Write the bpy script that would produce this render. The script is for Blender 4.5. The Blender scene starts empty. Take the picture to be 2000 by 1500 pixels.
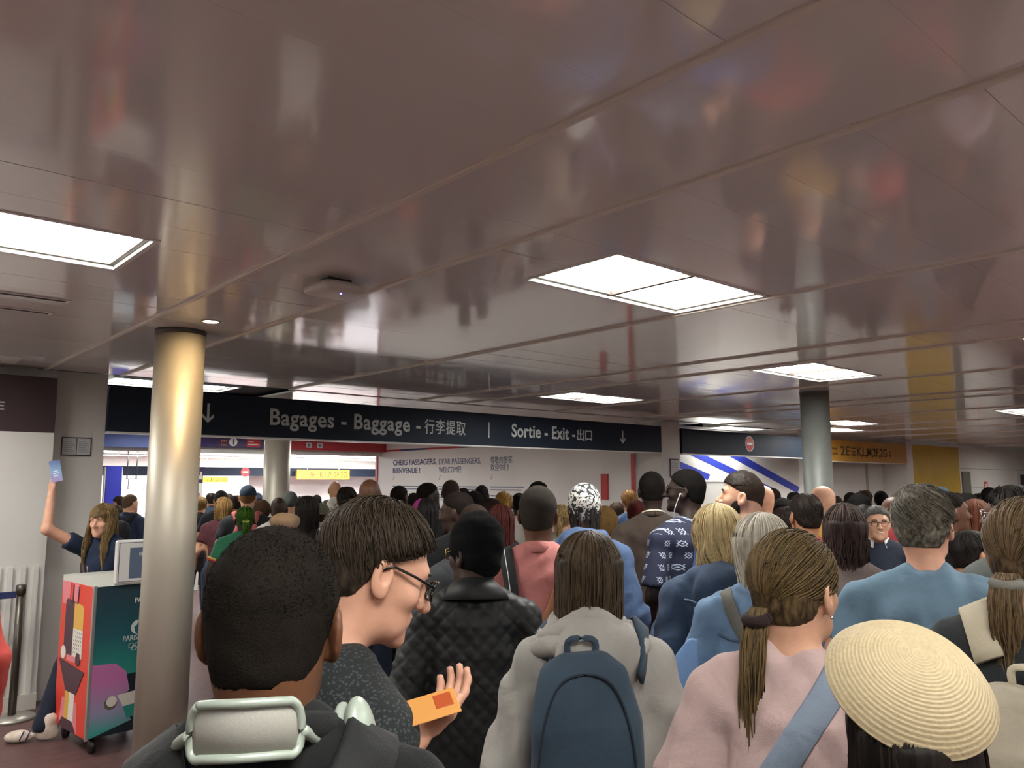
import bpy, math, random
import numpy as np
from math import radians as rad, pi
SC = bpy.context.scene
COL = SC.collection
random.seed(7); RNG = np.random.default_rng(7)

# ------------------------------------------------------------------ camera
CAM_H = 1.80; F_PX = 1540.0; PITCH = rad(7.03); YAW = rad(48.5)
CEIL = 2.75
cam = bpy.data.cameras.new('camera'); cam_o = bpy.data.objects.new('camera', cam); COL.objects.link(cam_o)
cam.sensor_width = 36.0; cam.lens = F_PX / 2000 * 36.0; cam.clip_start = .05; cam.clip_end = 200
cam_o.location = (0, 0, CAM_H); cam_o.rotation_euler = (pi/2 + PITCH, 0, YAW - pi/2)
SC.camera = cam_o
# ------------------------------------------------------------------ world, exposure (the daylight-less hall is lit by its own lamps)
w = bpy.data.worlds.new('world'); SC.world = w; w.use_nodes = True
w.node_tree.nodes['Background'].inputs[0].default_value = (.8, .85, .9, 1)
w.node_tree.nodes['Background'].inputs[1].default_value = .05
SC.view_settings.view_transform = 'Standard'; SC.view_settings.look = 'None'
SC.view_settings.gamma = 1.0; SC.view_settings.use_curve_mapping = False
SC.view_settings.exposure = 0.48
LAMP_W = 24.0      # radiance of a ceiling light diffuser

# ------------------------------------------------------------------ helpers
_F = np.array([math.cos(YAW)*math.cos(PITCH), math.sin(YAW)*math.cos(PITCH), math.sin(PITCH)])
_R = np.array([math.sin(YAW), -math.cos(YAW), 0.]); _U = np.cross(_R, _F)
def ray(x, y): return _F + _R*(x-1000)/F_PX + _U*(750-y)/F_PX
def at(x, y, d):                       # point seen at photo pixel x, y that stands d metres ahead
    r = ray(x, y); return r*(d/(r[0]*math.cos(YAW)+r[1]*math.sin(YAW))) + [0, 0, CAM_H]
def ony(x, y, Y): r = ray(x, y); return r*(Y/r[1]) + [0, 0, CAM_H]
def onx(x, y, X): r = ray(x, y); return r*(X/r[0]) + [0, 0, CAM_H]
def lin(c):
    if isinstance(c, str): c = tuple(int(c[i:i+2], 16)/255 for i in (0, 2, 4))
    return tuple(v/12.92 if v <= .04045 else ((v+.055)/1.055)**2.4 for v in c[:3]) + (1.,)
def lum(c, k): c = lin(c); return (c[0]*k, c[1]*k, c[2]*k, 1)

class NT:
    def __init__(s, name):
        s.m = bpy.data.materials.new(name); s.m.use_nodes = True; s.t = s.m.node_tree; s.b = s.t.nodes['Principled BSDF']
    def n(s, typ, **kw):
        nd = s.t.nodes.new(typ)
        for k, v in kw.items():
            if k.startswith('i_'):
                key = k[2:]; key = int(key) if key.isdigit() else key.replace('_', ' ')
                nd.inputs[key].default_value = v
            else: setattr(nd, k, v)
        return nd
    def l(s, a, ao, b, bi): s.t.links.new(a.outputs[ao], b.inputs[bi])
    def set(s, **kw):
        for k, v in kw.items(): s.b.inputs[k.replace('_', ' ')].default_value = v
    def coords(s, kind='Object', scale=(1, 1, 1), rot=(0, 0, 0)):
        tc = s.n('ShaderNodeTexCoord'); mp = s.n('ShaderNodeMapping'); mp.inputs['Scale'].default_value = scale; mp.inputs['Rotation'].default_value = rot
        s.l(tc, kind, mp, 'Vector'); return mp
    def noise(s, mp, scale, detail=3, rough=.5, dist=0):
        nd = s.n('ShaderNodeTexNoise'); nd.inputs['Scale'].default_value = scale; nd.inputs['Detail'].default_value = detail
        nd.inputs['Roughness'].default_value = rough; nd.inputs['Distortion'].default_value = dist
        s.l(mp, 0, nd, 'Vector'); return nd
    def ramp(s, src, so, stops):
        r = s.n('ShaderNodeValToRGB'); e = r.color_ramp.elements
        while len(e) < len(stops): e.new(.5)
        for el, (p, c) in zip(e, stops): el.position = p; el.color = c
        s.l(src, so, r, 0); return r
    def bump(s, src, so, strength, dist=.01):
        b = s.n('ShaderNodeBump'); b.inputs['Strength'].default_value = strength; b.inputs['Distance'].default_value = dist
        s.l(src, so, b, 'Height'); s.l(b, 0, s.b, 'Normal'); return b
_MC = {}
def plain(name, col, rough=.5, metal=0., spec=.5, nscale=0, namp=.06, bump=0, coat=0):
    key = (name, str(col), rough, metal, spec, nscale, namp, bump, coat)
    if key in _MC: return _MC[key]
    t = NT(name); c = lin(col)
    t.set(Base_Color=c, Roughness=rough, Metallic=metal, Specular_IOR_Level=spec, Coat_Weight=coat)
    if nscale:
        mp = t.coords(); nz = t.noise(mp, nscale)
        a = tuple(v*(1-namp*2) for v in c[:3])+(1,); b = tuple(min(1, v*(1+namp*2)) for v in c[:3])+(1,)
        r = t.ramp(nz, 0, [(.3, a), (.7, b)]); t.l(r, 0, t.b, 'Base Color')
        if bump: t.bump(nz, 0, bump)
    _MC[key] = t.m; return t.m
def emis(name, col, k, base=.8):
    key = ('e', name, str(col), k)
    if key in _MC: return _MC[key]
    t = NT(name); t.set(Base_Color=(base, base, base, 1), Emission_Color=lin(col), Emission_Strength=k); _MC[key] = t.m; return t.m

def link(o, parent=None):
    COL.objects.link(o)
    if parent is not None: o.parent = parent
    return o
def mk(name, V, Fc, mat=None, parent=None, smooth=False, loc=None):
    me = bpy.data.meshes.new(name); me.from_pydata([tuple(map(float, v)) for v in V], [], [tuple(map(int, f)) for f in Fc]); me.update()
    if mat: me.materials.append(mat)
    if smooth: me.polygons.foreach_set('use_smooth', [True]*len(me.polygons))
    o = bpy.data.objects.new(name, me)
    if loc is not None: o.location = loc
    return link(o, parent)
def tag(o, label=None, cat=None, group=None, kind=None):
    if label: o['label'] = label
    if cat: o['category'] = cat
    if group: o['group'] = group
    if kind: o['kind'] = kind
    return o
def thing(name, label, cat, loc=(0, 0, 0), rz=0, group=None):
    o = bpy.data.objects.new(name, None); o.empty_display_size = .1; COL.objects.link(o)
    o.location = loc; o.rotation_euler = (0, 0, rz); return tag(o, label, cat, group)
def box_data(lo, hi, bev=0):
    x0, y0, z0 = lo; x1, y1, z1 = hi
    if not bev:
        V = [(x0,y0,z0),(x1,y0,z0),(x1,y1,z0),(x0,y1,z0),(x0,y0,z1),(x1,y0,z1),(x1,y1,z1),(x0,y1,z1)]
        return V, [(0,3,2,1),(4,5,6,7),(0,1,5,4),(1,2,6,5),(2,3,7,6),(3,0,4,7)]
    b = bev; V = []; idx = {}
    def v(p):
        p = tuple(round(q, 5) for q in p)
        if p not in idx: idx[p] = len(V); V.append(p)
        return idx[p]
    X = (x0, x1); Y = (y0, y1); Z = (z0, z1); s = (1, -1); Fc = []
    P = {}
    for i in (0, 1):
        for j in (0, 1):
            for k in (0, 1):
                P[i,j,k] = (v((X[i], Y[j]+s[j]*b, Z[k]+s[k]*b)), v((X[i]+s[i]*b, Y[j], Z[k]+s[k]*b)), v((X[i]+s[i]*b, Y[j]+s[j]*b, Z[k])))
                Fc.append(P[i,j,k])
    q = [(0,0),(1,0),(1,1),(0,1)]
    for i in (0, 1):
        Fc.append([P[i,a,c][0] for a, c in q]); Fc.append([P[a,i,c][1] for a, c in q]); Fc.append([P[a,c,i][2] for a, c in q])
    for a in (0, 1):
        for c in (0, 1):
            Fc.append((P[a,c,0][0], P[a,c,1][0], P[a,c,1][1], P[a,c,0][1]))
            Fc.append((P[a,0,c][0], P[a,1,c][0], P[a,1,c][2], P[a,0,c][2]))
            Fc.append((P[0,a,c][1], P[1,a,c][1], P[1,a,c][2], P[0,a,c][2]))
    return V, Fc
def fixn(o):
    import bmesh
    bm = bmesh.new(); bm.from_mesh(o.data); bmesh.ops.recalc_face_normals(bm, faces=bm.faces); bm.to_mesh(o.data); bm.free(); return o
def box(name, lo, hi, mat, parent=None, bev=0, kind=None):
    lo, hi = [min(a, b) for a, b in zip(lo, hi)], [max(a, b) for a, b in zip(lo, hi)]
    o = mk(name, *box_data(lo, hi, bev), mat, parent)
    if bev: fixn(o)
    if kind: o['kind'] = kind
    return o
def rings(name, R, mat, parent=None, cap=True, closed=False, smooth=True):     # loft of equal-length closed rings
    n = len(R[0]); V = [p for r in R for p in r]; Fc = []
    m = len(R)
    for i in range(m if closed else m-1):
        a, b = i*n, ((i+1) % m)*n
        for j in range(n): k = (j+1) % n; Fc.append((a+j, a+k, b+k, b+j))
    if cap and not closed: Fc.append(tuple(range(n-1, -1, -1))); Fc.append(tuple((m-1)*n+j for j in range(n)))
    return mk(name, V, Fc, mat, parent, smooth)
def lathe(name, prof, mat, parent=None, n=32, c=(0, 0, 0), smooth=True):
    R = [[(c[0]+r*math.cos(2*pi*j/n), c[1]+r*math.sin(2*pi*j/n), c[2]+z) for j in range(n)] for r, z in prof]
    return rings(name, R, mat, parent, True, smooth=smooth)
def tube_data(P, rad_, n=6):
    P = np.asarray(P, float); m = len(P); r = np.broadcast_to(np.asarray(rad_, float), (m,))
    T = np.gradient(P, axis=0); T /= np.linalg.norm(T, axis=1)[:, None]+1e-9
    up = np.array([0, 0, 1.]) if abs(T[0][2]) < .9 else np.array([1., 0, 0])
    A = np.cross(T, up); A /= np.linalg.norm(A, axis=1)[:, None]+1e-9; B = np.cross(T, A)
    th = np.arange(n)*2*pi/n
    V = P[:, None]+r[:, None, None]*(A[:, None]*np.cos(th)[None, :, None]+B[:, None]*np.sin(th)[None, :, None])
    V = V.reshape(-1, 3); Fc = []
    for i in range(m-1):
        for j in range(n): k = (j+1) % n; Fc.append((i*n+j, i*n+k, (i+1)*n+k, (i+1)*n+j))
    Fc.append(tuple(range(n-1, -1, -1))); Fc.append(tuple((m-1)*n+j for j in range(n)))
    return V, Fc
def tube(name, P, r, mat, parent=None, n=8): V, Fc = tube_data(P, r, n); return mk(name, V, Fc, mat, parent, True)
def poly(name, pts, mat, parent, th, frame):         # flat outline (2-D points) pushed out to thickness th; frame = (origin, ex, ey)
    o, ex, ey = [np.array(v, float) for v in frame]; en = np.cross(ex, ey); n = len(pts)
    V = [o+ex*p[0]+ey*p[1] for p in pts]+[o+ex*p[0]+ey*p[1]+en*th for p in pts]
    Fc = [tuple(range(n-1, -1, -1)), tuple(range(n, 2*n))]+[(i, (i+1) % n, n+(i+1) % n, n+i) for i in range(n)]
    return fixn(mk(name, V, Fc, mat, parent))
def circ(cx, cy, r, n=20, a0=0, a1=2*pi, ry=None): ry = ry or r; return [(cx+r*math.cos(a0+(a1-a0)*i/n), cy+ry*math.sin(a0+(a1-a0)*i/n)) for i in range(n)]
def text(name, body, size, mat, parent, frame, bold=0., width=None, align='LEFT', space=1., th=.002):
    cu = bpy.data.curves.new(name, 'FONT'); cu.body = body; cu.size = size; cu.extrude = th; cu.offset = bold; cu.align_x = align; cu.space_character = space; cu.resolution_u = 4
    tmp = bpy.data.objects.new(name, cu); COL.objects.link(tmp)
    me = bpy.data.meshes.new_from_object(tmp.evaluated_get(bpy.context.evaluated_depsgraph_get()))
    bpy.data.objects.remove(tmp); bpy.data.curves.remove(cu)
    co = np.empty(len(me.vertices)*3); me.vertices.foreach_get('co', co); co = co.reshape(-1, 3)
    if width:
        s = width/max(1e-6, np.ptp(co[:, 0])); co[:, 0] = (co[:, 0]-co[:, 0].min())*s
    o, ex, ey = [np.array(v, float) for v in frame]; en = np.cross(ex, ey)
    W = o+co[:, :1]*ex+co[:, 1:2]*ey+(co[:, 2:]+th)*en
    me.vertices.foreach_set('co', W.ravel()); me.materials.clear(); me.materials.append(mat); me.update(); me.name = name
    ob = bpy.data.objects.new(name, me); return link(ob, parent)
XZ = lambda x, y, z: ((x, y, z), (1, 0, 0), (0, 0, 1))        # a face that looks towards -y (text reads left to right along +x)
def join_boxes(name, L, mat, parent=None):
    V = []; Fc = []
    for lo, hi in L:
        v, f = box_data(lo, hi); k = len(V); V += v; Fc += [tuple(i+k for i in q) for q in f]
    return mk(name, V, Fc, mat, parent)

# ------------------------------------------------------------------ materials of the place
def mat_ceiling():
    t = NT('ceiling_lacquer'); t.set(Base_Color=lin('ebe9e6'), Roughness=.10, Specular_IOR_Level=.75, Coat_Weight=.25, Coat_Roughness=.05)
    mp = t.coords('Object', (1, 1, 1)); nz = t.noise(mp, 2.2, 2); n2 = t.noise(mp, 60, 2)
    t.bump(nz, 0, .10, .02)
    r = t.ramp(n2, 0, [(.3, (.07, .07, .07, 1)), (.7, (.14, .14, .14, 1))]); t.l(r, 0, t.b, 'Roughness'); return t.m
def mat_floor():
    t = NT('maroon_floor'); t.set(Roughness=.42)
    mp = t.coords('Object', (1.2, 14, 1)); nz = t.noise(mp, 2.0, 5, .6); m2 = t.coords('Object', (6, 90, 1)); n2 = t.noise(m2, 2.0, 3)
    mx = t.n('ShaderNodeMix', data_type='FLOAT', i_Factor=.45); t.l(nz, 0, mx, 2); t.l(n2, 0, mx, 3)
    r = t.ramp(mx, 0, [(.3, lin('3e2928')), (.55, lin('624644')), (.75, lin('80615d'))]); t.l(r, 0, t.b, 'Base Color'); t.bump(n2, 0, .15, .004); return t.m
M_CEIL = mat_ceiling(); M_FLOOR = mat_floor()
M_WALL = plain('white_wall_paint', 'd6d4cf', .55, nscale=1.5, namp=.02); M_GREYWALL = plain('grey_wall_paint', 'c9c7c2', .6, nscale=2, namp=.02)
M_NAVY = plain('navy_sign_enamel', '1e2836', .6, spec=.25, nscale=3, namp=.05); M_WHITE = plain('white_print', 'e6e8e6', .5); M_TRIM = plain('white_metal_trim', 'd8d8d4', .35)
M_DARK = plain('dark_void', '17171a', .8); M_RAIL = plain('ceiling_rail_alu', 'e2dcd0', .35); M_LAMPFRAME = plain('lamp_frame_white', 'dcdcd6', .4)
M_DIFF = emis('lit_diffuser', 'fffdf7', LAMP_W); M_BLACK = plain('black_plastic', '141416', .4)
def mat_column():
    t = NT('brushed_metal_column'); t.set(Base_Color=lin('b9b4a6'), Metallic=.5, Roughness=.48)
    mp = t.coords('Object', (1, 1, .2)); nz = t.noise(mp, 14, 4); t.bump(nz, 0, .05, .004); return t.m
M_COL = mat_column(); M_COL_SHADE = plain('shaded_metal_column', '7f837f', .5, .25, nscale=6, namp=.03)  # right column: darker copy of the metal, its backlit shade put into the colour

# ------------------------------------------------------------------ structure
SX0, SX1, SY0, SY1 = -7.0, 28.6, -6.0, 33.0; WY = 7.67
box('floor', (SX0, SY0, -.1), (SX1, SY1, 0), M_FLOOR, kind='structure')
ceil_o = box('ceiling', (SX0, SY0, CEIL+.06), (SX1, SY1, CEIL+.16), M_DARK, kind='structure')
for nm, lo, hi, mt in [('wall_back', (SX0, SY0-.15, 0), (SX1, SY0, CEIL+.03), M_WALL), ('wall_left', (SX0-.15, SY0, 0), (SX0, SY1, CEIL+.03), M_WALL),
                       ('wall_far', (SX0, SY1, 0), (SX1, SY1+.15, CEIL+.03), M_WALL), ('wall_right', (SX1, SY0, 0), (SX1+.15, SY1, CEIL+.03), M_GREYWALL)]:
    box(nm, lo, hi, mt, kind='structure')

LAMPS = [  # x0, x1, y0, y1 (holes in the panels)
 (-.23, .97, 3.2, 3.8), (2.45, 3.63, 2.1, 2.7), (5.98, 7.18, 3.08, 3.68), (6.08, 7.28, 5.85, 6.45), (2.02, 3.22, 7.8, 8.4), (4.08, 5.26, .0, .6), (5.98, 7.18, 1.05, 1.65),
 (12.1, 13.3, 5.75, 6.35), (11.9, 13.1, 3.05, 3.65), (13.6, 14.8, 6.7, 7.3), (19.2, 20.4, 3.6, 4.2),
 (2.45, 3.63, -1.5, -.9), (-.23, .97, -.4, .2), (-.23, .97, -3.6, -3.0), (5.98, 7.18, -2.4, -1.8), (9.9, 11.1, .3, .9), (9.9, 11.1, -3.3, -2.7), (15.5, 16.7, 1.2, 1.8), (-4.1, -2.9, 3.2, 3.8), (-4.1, -2.9, -.4, .2), (2.45, 3.63, -4.5, -3.9), (-.5, .7, 5.9, 6.5), (-3.6, -2.4, 6.2, 6.8), (19.6, 20.8, .6, 1.2), (23.4, 24.6, 2.0, 2.6), (16.4, 17.6, 2.6, 3.2), (23.4, 24.6, 5.0, 5.6)]  # unseen lights added: over the people, then for left wall and right end
LAMPS2 = [(4.4, 5.6, 11.1, 11.7), (5.8, 7.0, 10.2, 10.8), (4.4, 5.6, 14.0, 14.6), (6.6, 7.8, 13.6, 14.2), (2.2, 3.4, 11.2, 11.8), (11.9, 13.1, 7.76, 8.3)]
GUT = [-6.3, -2.44, -1.84, -.28, 1.43, 2.03, 3.65, 5.28, 5.88, 7.5, 9.15, 9.75, 11.4, 13.5, 15.1, 17.0, 19.0, 21.5, 24.0, 28.5]
PLW = .30
M_SLOT = plain('vent_slot_dark', '3a302c', .7); M_REVEAL = plain('lamp_reveal_grey', '6a655e', .6)
def panels():
    allp = []
    y0s = np.arange(SY0, WY-.06, PLW)
    for i in range(len(GUT)-1):
        gx0, gx1 = GUT[i]+.015, GUT[i+1]-.0145
        for y in y0s:
            ya, yb = y+.0005, min(y+PLW, WY-.06)-.0005
            segs = [(gx0, gx1)]
            for (lx0, lx1, ly0, ly1) in LAMPS:
                if yb > ly0 and ya < ly1:
                    ns = []
                    for a, b in segs:
                        if lx1 < a or lx0 > b: ns.append((a, b))
                        else:
                            if ly0-ya > .01: allp.append((max(a, lx0), min(b, lx1), ya, ly0))
                            if yb-ly1 > .01: allp.append((max(a, lx0), min(b, lx1), ly1, yb))
                            if lx0-a > .04: ns.append((a, lx0))
                            if b-lx1 > .04: ns.append((lx1, b))
                    segs = ns
            for a, b in segs: allp.append((a, b, ya, yb))
    vis = []; rest = []
    for p in allp:
        c = np.array([(p[0]+p[1])/2, (p[2]+p[3])/2, CEIL-CAM_H]); d = c@_F
        ok = d > .3 and abs(c@_R/d*F_PX) < 1150 and abs(c@_U/d*F_PX) < 850
        (vis if ok else rest).append((d, p))
    vis.sort(); rest = [p for d, p in rest]+[p for d, p in vis[290:]]; vis = [p for d, p in vis[:290]]
    def pdat(p):
        a, b, ya, yb = p; t = (random.random()-.5)*.0016; z = CEIL+(random.random()-.5)*.0008
        v, f = box_data((a, ya, z), (b, yb, z+.02)); v = [(x, y, q+(t if y > (ya+yb)/2 else -t)) for x, y, q in v]; return v, f
    for p in vis: mk('ceiling_panel', *pdat(p), M_CEIL, ceil_o)
    V = []; Fc = []
    for p in rest:
        v, f = pdat(p); k = len(V); V += v; Fc += [tuple(i+k for i in q) for q in f]
    mk('ceiling_panel_field', V, Fc, M_CEIL, ceil_o)['kind'] = 'stuff'
    for g in GUT[1:-1]: box('ceiling_rail', (g-.0145, SY0, CEIL-.013), (g+.0145, WY-.06, CEIL+.025), M_RAIL, ceil_o, .004)
    L = []                                                     # beyond the beam: wide panels
    for x in np.arange(-1, SX1, 1.2):
        for y in np.arange(WY+.06, SY1, .6):
            if any(l[0] < x+1.2 and l[1] > x and l[2] < y+.6 and l[3] > y for l in LAMPS+LAMPS2): continue
            t = random.random()*.003; L.append(((x+.003, y+.002, CEIL-t), (x+1.197, y+.598, CEIL+.02)))
    join_boxes('far_ceiling_panels', L, M_CEIL, ceil_o)['kind'] = 'stuff'
panels()

def lamp(l, label):
    x0, x1, y0, y1 = l; o = thing('ceiling_light', label, 'light', ((x0+x1)/2, (y0+y1)/2, CEIL), group='square twin ceiling lights')
    hx, hy = (x1-x0)/2, (y1-y0)/2; z0, z1 = -.005, .058
    V = []; 
    join_boxes('frame', [((-hx, -hy, z0), (hx, -hy+.022, z1)), ((-hx, hy-.022, z0), (hx, hy, z1)), ((-hx, -hy+.022, z0), (-hx+.022, hy-.022, z1)), ((hx-.022, -hy+.022, z0), (hx, hy-.022, z1)), ], M_LAMPFRAME, o); box('divider', (-.012, -hy+.022, .006), (.012, hy-.022, z1), M_SLOT, o)
    join_boxes('reveal', [((-hx+.022, -hy+.022, .012), (hx-.022, -hy+.044, z1)), ((-hx+.022, hy-.044, .012), (hx-.022, hy-.022, z1)), ((-hx+.022, -hy+.044, .012), (-hx+.044, hy-.044, z1)), ((hx-.044, -hy+.044, .012), (hx-.022, hy-.044, z1))], M_REVEAL, o)
    for s in (-1, 1):
        a, b = (.012, hx-.044) if s > 0 else (-hx+.044, -.012)
        box('diffuser', (a, -hy+.044, .030), (b, hy-.044, .056), M_DIFF, o)
    return o
LL = ['large lit ceiling light cut by the left edge beside the metal column', 'large lit twin ceiling light in the middle of the ceiling', 'lit twin ceiling light in front of the right grey column', 'lit twin ceiling light hanging above the Sortie Exit sign',
      'lit ceiling light just behind the left end of the Bagages sign', 'lit ceiling light just outside the right edge of the picture', 'lit ceiling light at the right edge above the tall man in glasses',
      'small lit ceiling light right of the far grey column', 'small lit ceiling light at the right edge near the yellow wall', 'small lit ceiling light just above the orange 2E sign', 'tiny lit ceiling light at the far right edge']
for i, l in enumerate(LAMPS): lamp(l, LL[i] if i < len(LL) else 'lit ceiling light added outside the picture, beyond its edges')
for l, q in zip(LAMPS2, ('in the hall right of the lit yellow column', 'in the hall in front of the welcome wall', 'in the hall before the purple sign', 'in the hall before the coral sign', 'in the hall left behind the near column', 'just behind the navy fascia above the blue stripes')): lamp(l, 'lit ceiling light '+q)
# ------------------------------------------------------------------ the wall line at y = 7.67: pillars, beams, signs
box('wall_pillar_left', (1.53, WY, 0), (1.94, WY+.5, CEIL), M_GREYWALL, kind='structure')
box('wall_pillar_right', (9.88, WY, 0), (10.36, WY+.5, CEIL), M_GREYWALL, kind='structure')
box('wall_white_left', (SX0, 7.46, 0), (1.50, WY+.3, 2.20), M_WALL, kind='structure')
box('wall_above_left_sign', (SX0, WY-.02, 2.66), (1.53, WY+.3, CEIL), M_WALL, kind='structure')
bb = box('baseboard_left', (SX0, 7.43, 0), (1.50, 7.46, .12), plain('baseboard', 'c9c5bd', .5), kind='structure')
for i, x in enumerate((1.16, 1.24, 1.33, 1.42)): box('trim_%d' % (i+1), (x, 7.435, .12), (x+.035, 7.46, 1.12), M_WALL, kind='structure')

def beam(name, label, x0, x1, z0, z1, mt, th=.14):
    o = thing(name, label, 'sign', (x0, WY-.02, z0)); o_ = box('board', (0, 0, 0), (x1-x0, th, z1-z0), mt, o, .004)
    box('lower_edge_strip', (0, -.006, -.012), (x1-x0, th, .003), M_TRIM, o); return o
M_GREYPRINT = plain('pale_grey_print', 'bfc4c4', .5)
def arrow_down(parent, x, z, s, mt, y=-.001):
    poly('arrow', [(-.06*s, .5*s), (.06*s, .5*s), (.06*s, -.27*s), (.29*s, -.04*s), (.29*s, -.21*s), (0, -.5*s), (-.29*s, -.21*s), (-.29*s, -.04*s), (-.06*s, -.27*s)], mt, parent, .003, XZ(x, y, z))
bs = beam('overhead_sign', 'long navy overhead sign reading Bagages Baggage and Sortie Exit with arrows', 1.95, 9.87, 2.24, 2.65, M_NAVY)
def stx(x): return x-1.95
arrow_down(bs, stx(2.84), .215, .19, M_GREYPRINT)
text('lettering', 'Bagages - Baggage -', .235, M_GREYPRINT, bs, XZ(stx(3.47), -.001, .135), .0045, 1.86, space=1.08)
for i, ch in enumerate('行李提取'): text('lettering', ch, .185, M_GREYPRINT, bs, XZ(stx(5.39)+.157*i, -.001, .135), .0015, .14)
box('divider', (stx(6.37), -.004, .10), (stx(6.385), 0, .30), M_GREYPRINT, bs)
text('lettering', 'Sortie - Exit -', .235, M_GREYPRINT, bs, XZ(stx(6.76), -.001, .135), .0045, 1.18, space=1.05)
for i, ch in enumerate('出口'): text('lettering', ch, .175, M_GREYPRINT, bs, XZ(stx(7.98)+.165*i, -.001, .14), .0015, .14)
arrow_down(bs, stx(8.95), .205, .19, M_GREYPRINT)
nb = beam('navy_fascia', 'dark navy fascia beam with a round no entry symbol', 10.4, 15.2, 2.24, 2.64, M_NAVY)
M_RED = plain('signal_red', 'b02a2a', .4)
rd = poly('no_entry_symbol', circ(0, 0, .135, 28), M_WHITE, nb, .004, XZ(1.95, -.001, .215)); poly('red_disc', circ(0, 0, .122, 28), M_RED, rd, .004, XZ(1.95, -.004, .215)); poly('white_bar', [(-.085, -.02), (.085, -.02), (.085, .02), (-.085, .02)], M_WHITE, rd, .003, XZ(1.95, -.008, .215))
M_ORANGE = plain('orange_yellow_enamel', 'b8872f', .45, nscale=2, namp=.03); M_INK = plain('dark_ink', '3d3524', .6)
yb = beam('terminal_sign', 'orange yellow overhead sign with dark lettering 2E K L M 2F 2G', 15.2, 18.95, 2.2, 2.64, M_ORANGE)
for s, x, z, h, wd in [('Terminal', .0, .235, .085, .38), ('Hall', .12, .13, .085, .26), ('2E', .52, .13, .27, .42), ('Gates', 1.0, .27, .06, .2), ('Portes', 1.0, .2, .06, .2), ('登机口', 1.0, .13, .06, .2), ('K,L,M,2F,2G', 1.27, .13, .26, 1.42)]:
    text('lettering', s, h, M_INK, yb, XZ(x, -.001, z), .003 if h > .2 else 0, wd)
arrow_down(yb, 2.86, .2, .15, M_INK)
es = thing('maroon_wall_sign', 'dark maroon wall sign with a pale letter E at the left edge', 'sign', (-5, 7.46, 2.2))
box('board', (0, .0, .0), (6.50, .16, .46), plain('maroon_enamel', '3c2a30', .45, nscale=3, namp=.04), es, .004); text('lettering', 'E', .095, M_GREYPRINT, es, XZ(6.075, -.001, .172), .001, .055)
# notices on the pillars
def notice(label, x, z, w_, h_):
    o = thing('framed_notice', label, 'notice', (x, WY-.012, z)); box('backing', (0, 0, 0), (w_, .012, h_), plain('notice_ink', '34363f', .6), o)
    for i in (0, 1):
        a = w_*.035+i*w_*.48; s = box('paper_sheet', (a, -.003, h_*.06), (a+w_*.45, .002, h_*.94), plain('notice_paper', 'b9b9b8', .6), o)
        for k in range(6): box('printed_line', (a+w_*.05, -.0045, h_*(.2+.11*k)), (a+w_*(.40-.05*(k % 3)), -.002, h_*(.225+.11*k)), plain('notice_ink2', '7c7f88', .6), s)
notice('two sheet framed notice on the left grey pillar', 1.60, 2.02, .235, .16); notice('two sheet framed notice on the right grey pillar', 10.09, 1.86, .21, .29)
# ------------------------------------------------------------------ behind the line, right: striped wall, white wall, yellow wall
sw = box('wall_striped', (10.4, 8.4, 0), (15.4, 8.5, CEIL), M_WALL, kind='structure'); M_BLUE = plain('blue_print', '2b3aa0', .5)
box('lower_panel', (10.4, 8.36, 0), (12.6, 8.4, 1.8), M_GREYWALL, sw); box('panel_edge', (10.4, 8.35, 1.79), (12.7, 8.4, 1.82), M_TRIM, sw); box('wall_screen', (10.42, 8.36, 1.84), (10.95, 8.4, 2.12), plain('grey_screen', '6a6a68', .4), sw)
for x0, z0, x1, z1, wd in [(10.95, 2.12, 12.15, 1.82, .1), (11.35, 2.34, 14.3, 1.55, .11), (12.6, 2.34, 15.3, 1.55, .13)]:
    poly('blue_stripe', [(x0, z0), (x0+.08, z0+wd), (x1+.08, z1+wd), (x1, z1)], M_BLUE, sw, .003, XZ(0, 8.4, 0))
ww = box('wall_white_right', (15.4, 8.2, 0), (19.3, 8.4, CEIL), M_WALL, kind='structure'); box('joint_cover', (18.0, 8.18, 0), (18.1, 8.2, 2.3), plain('beige_strip', 'a8a494', .5), ww)
box('wall_return', (18.96, WY, 0), (19.32, 8.3, CEIL), M_WALL, kind='structure')
box('wall_yellow', (19.32, WY, 0), (22.2, WY+.2, 2.66), plain('yellow_wall_paint', 'c2a02a', .5, nscale=2, namp=.04), kind='structure')
wr = box('wall_white_far_right', (22.2, WY, 0), (SX1, WY+.2, 2.70), M_WALL, kind='structure')
for z in (1.62, 2.12): box('wall_joint', (22.2, WY-.004, z), (SX1, WY, z+.012), plain('joint_grey', '8d8b86', .6), wr)
box('door_1', (22.3, WY-.03, 0), (22.85, WY, 2.05), plain('grey_door', '6d6d66', .5), wr); box('door_2', (26.9, WY-.03, 0), (28.3, WY, 2.0), plain('dark_door', '2c2d30', .5), wr); box('door_frame', (26.7, WY-.02, 0), (26.9, WY, 2.05), M_GREYWALL, wr)
es2 = thing('extinguisher_sign', 'small red fire extinguisher sign on the white right wall', 'sign', (23.9, WY-.012, 1.45)); box('plate', (0, 0, 0), (.24, .01, .34), plain('sign_red', 'c23a30', .5), es2); box('pictogram', (.07, -.003, .12), (.15, 0, .28), M_WHITE, es2)
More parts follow.
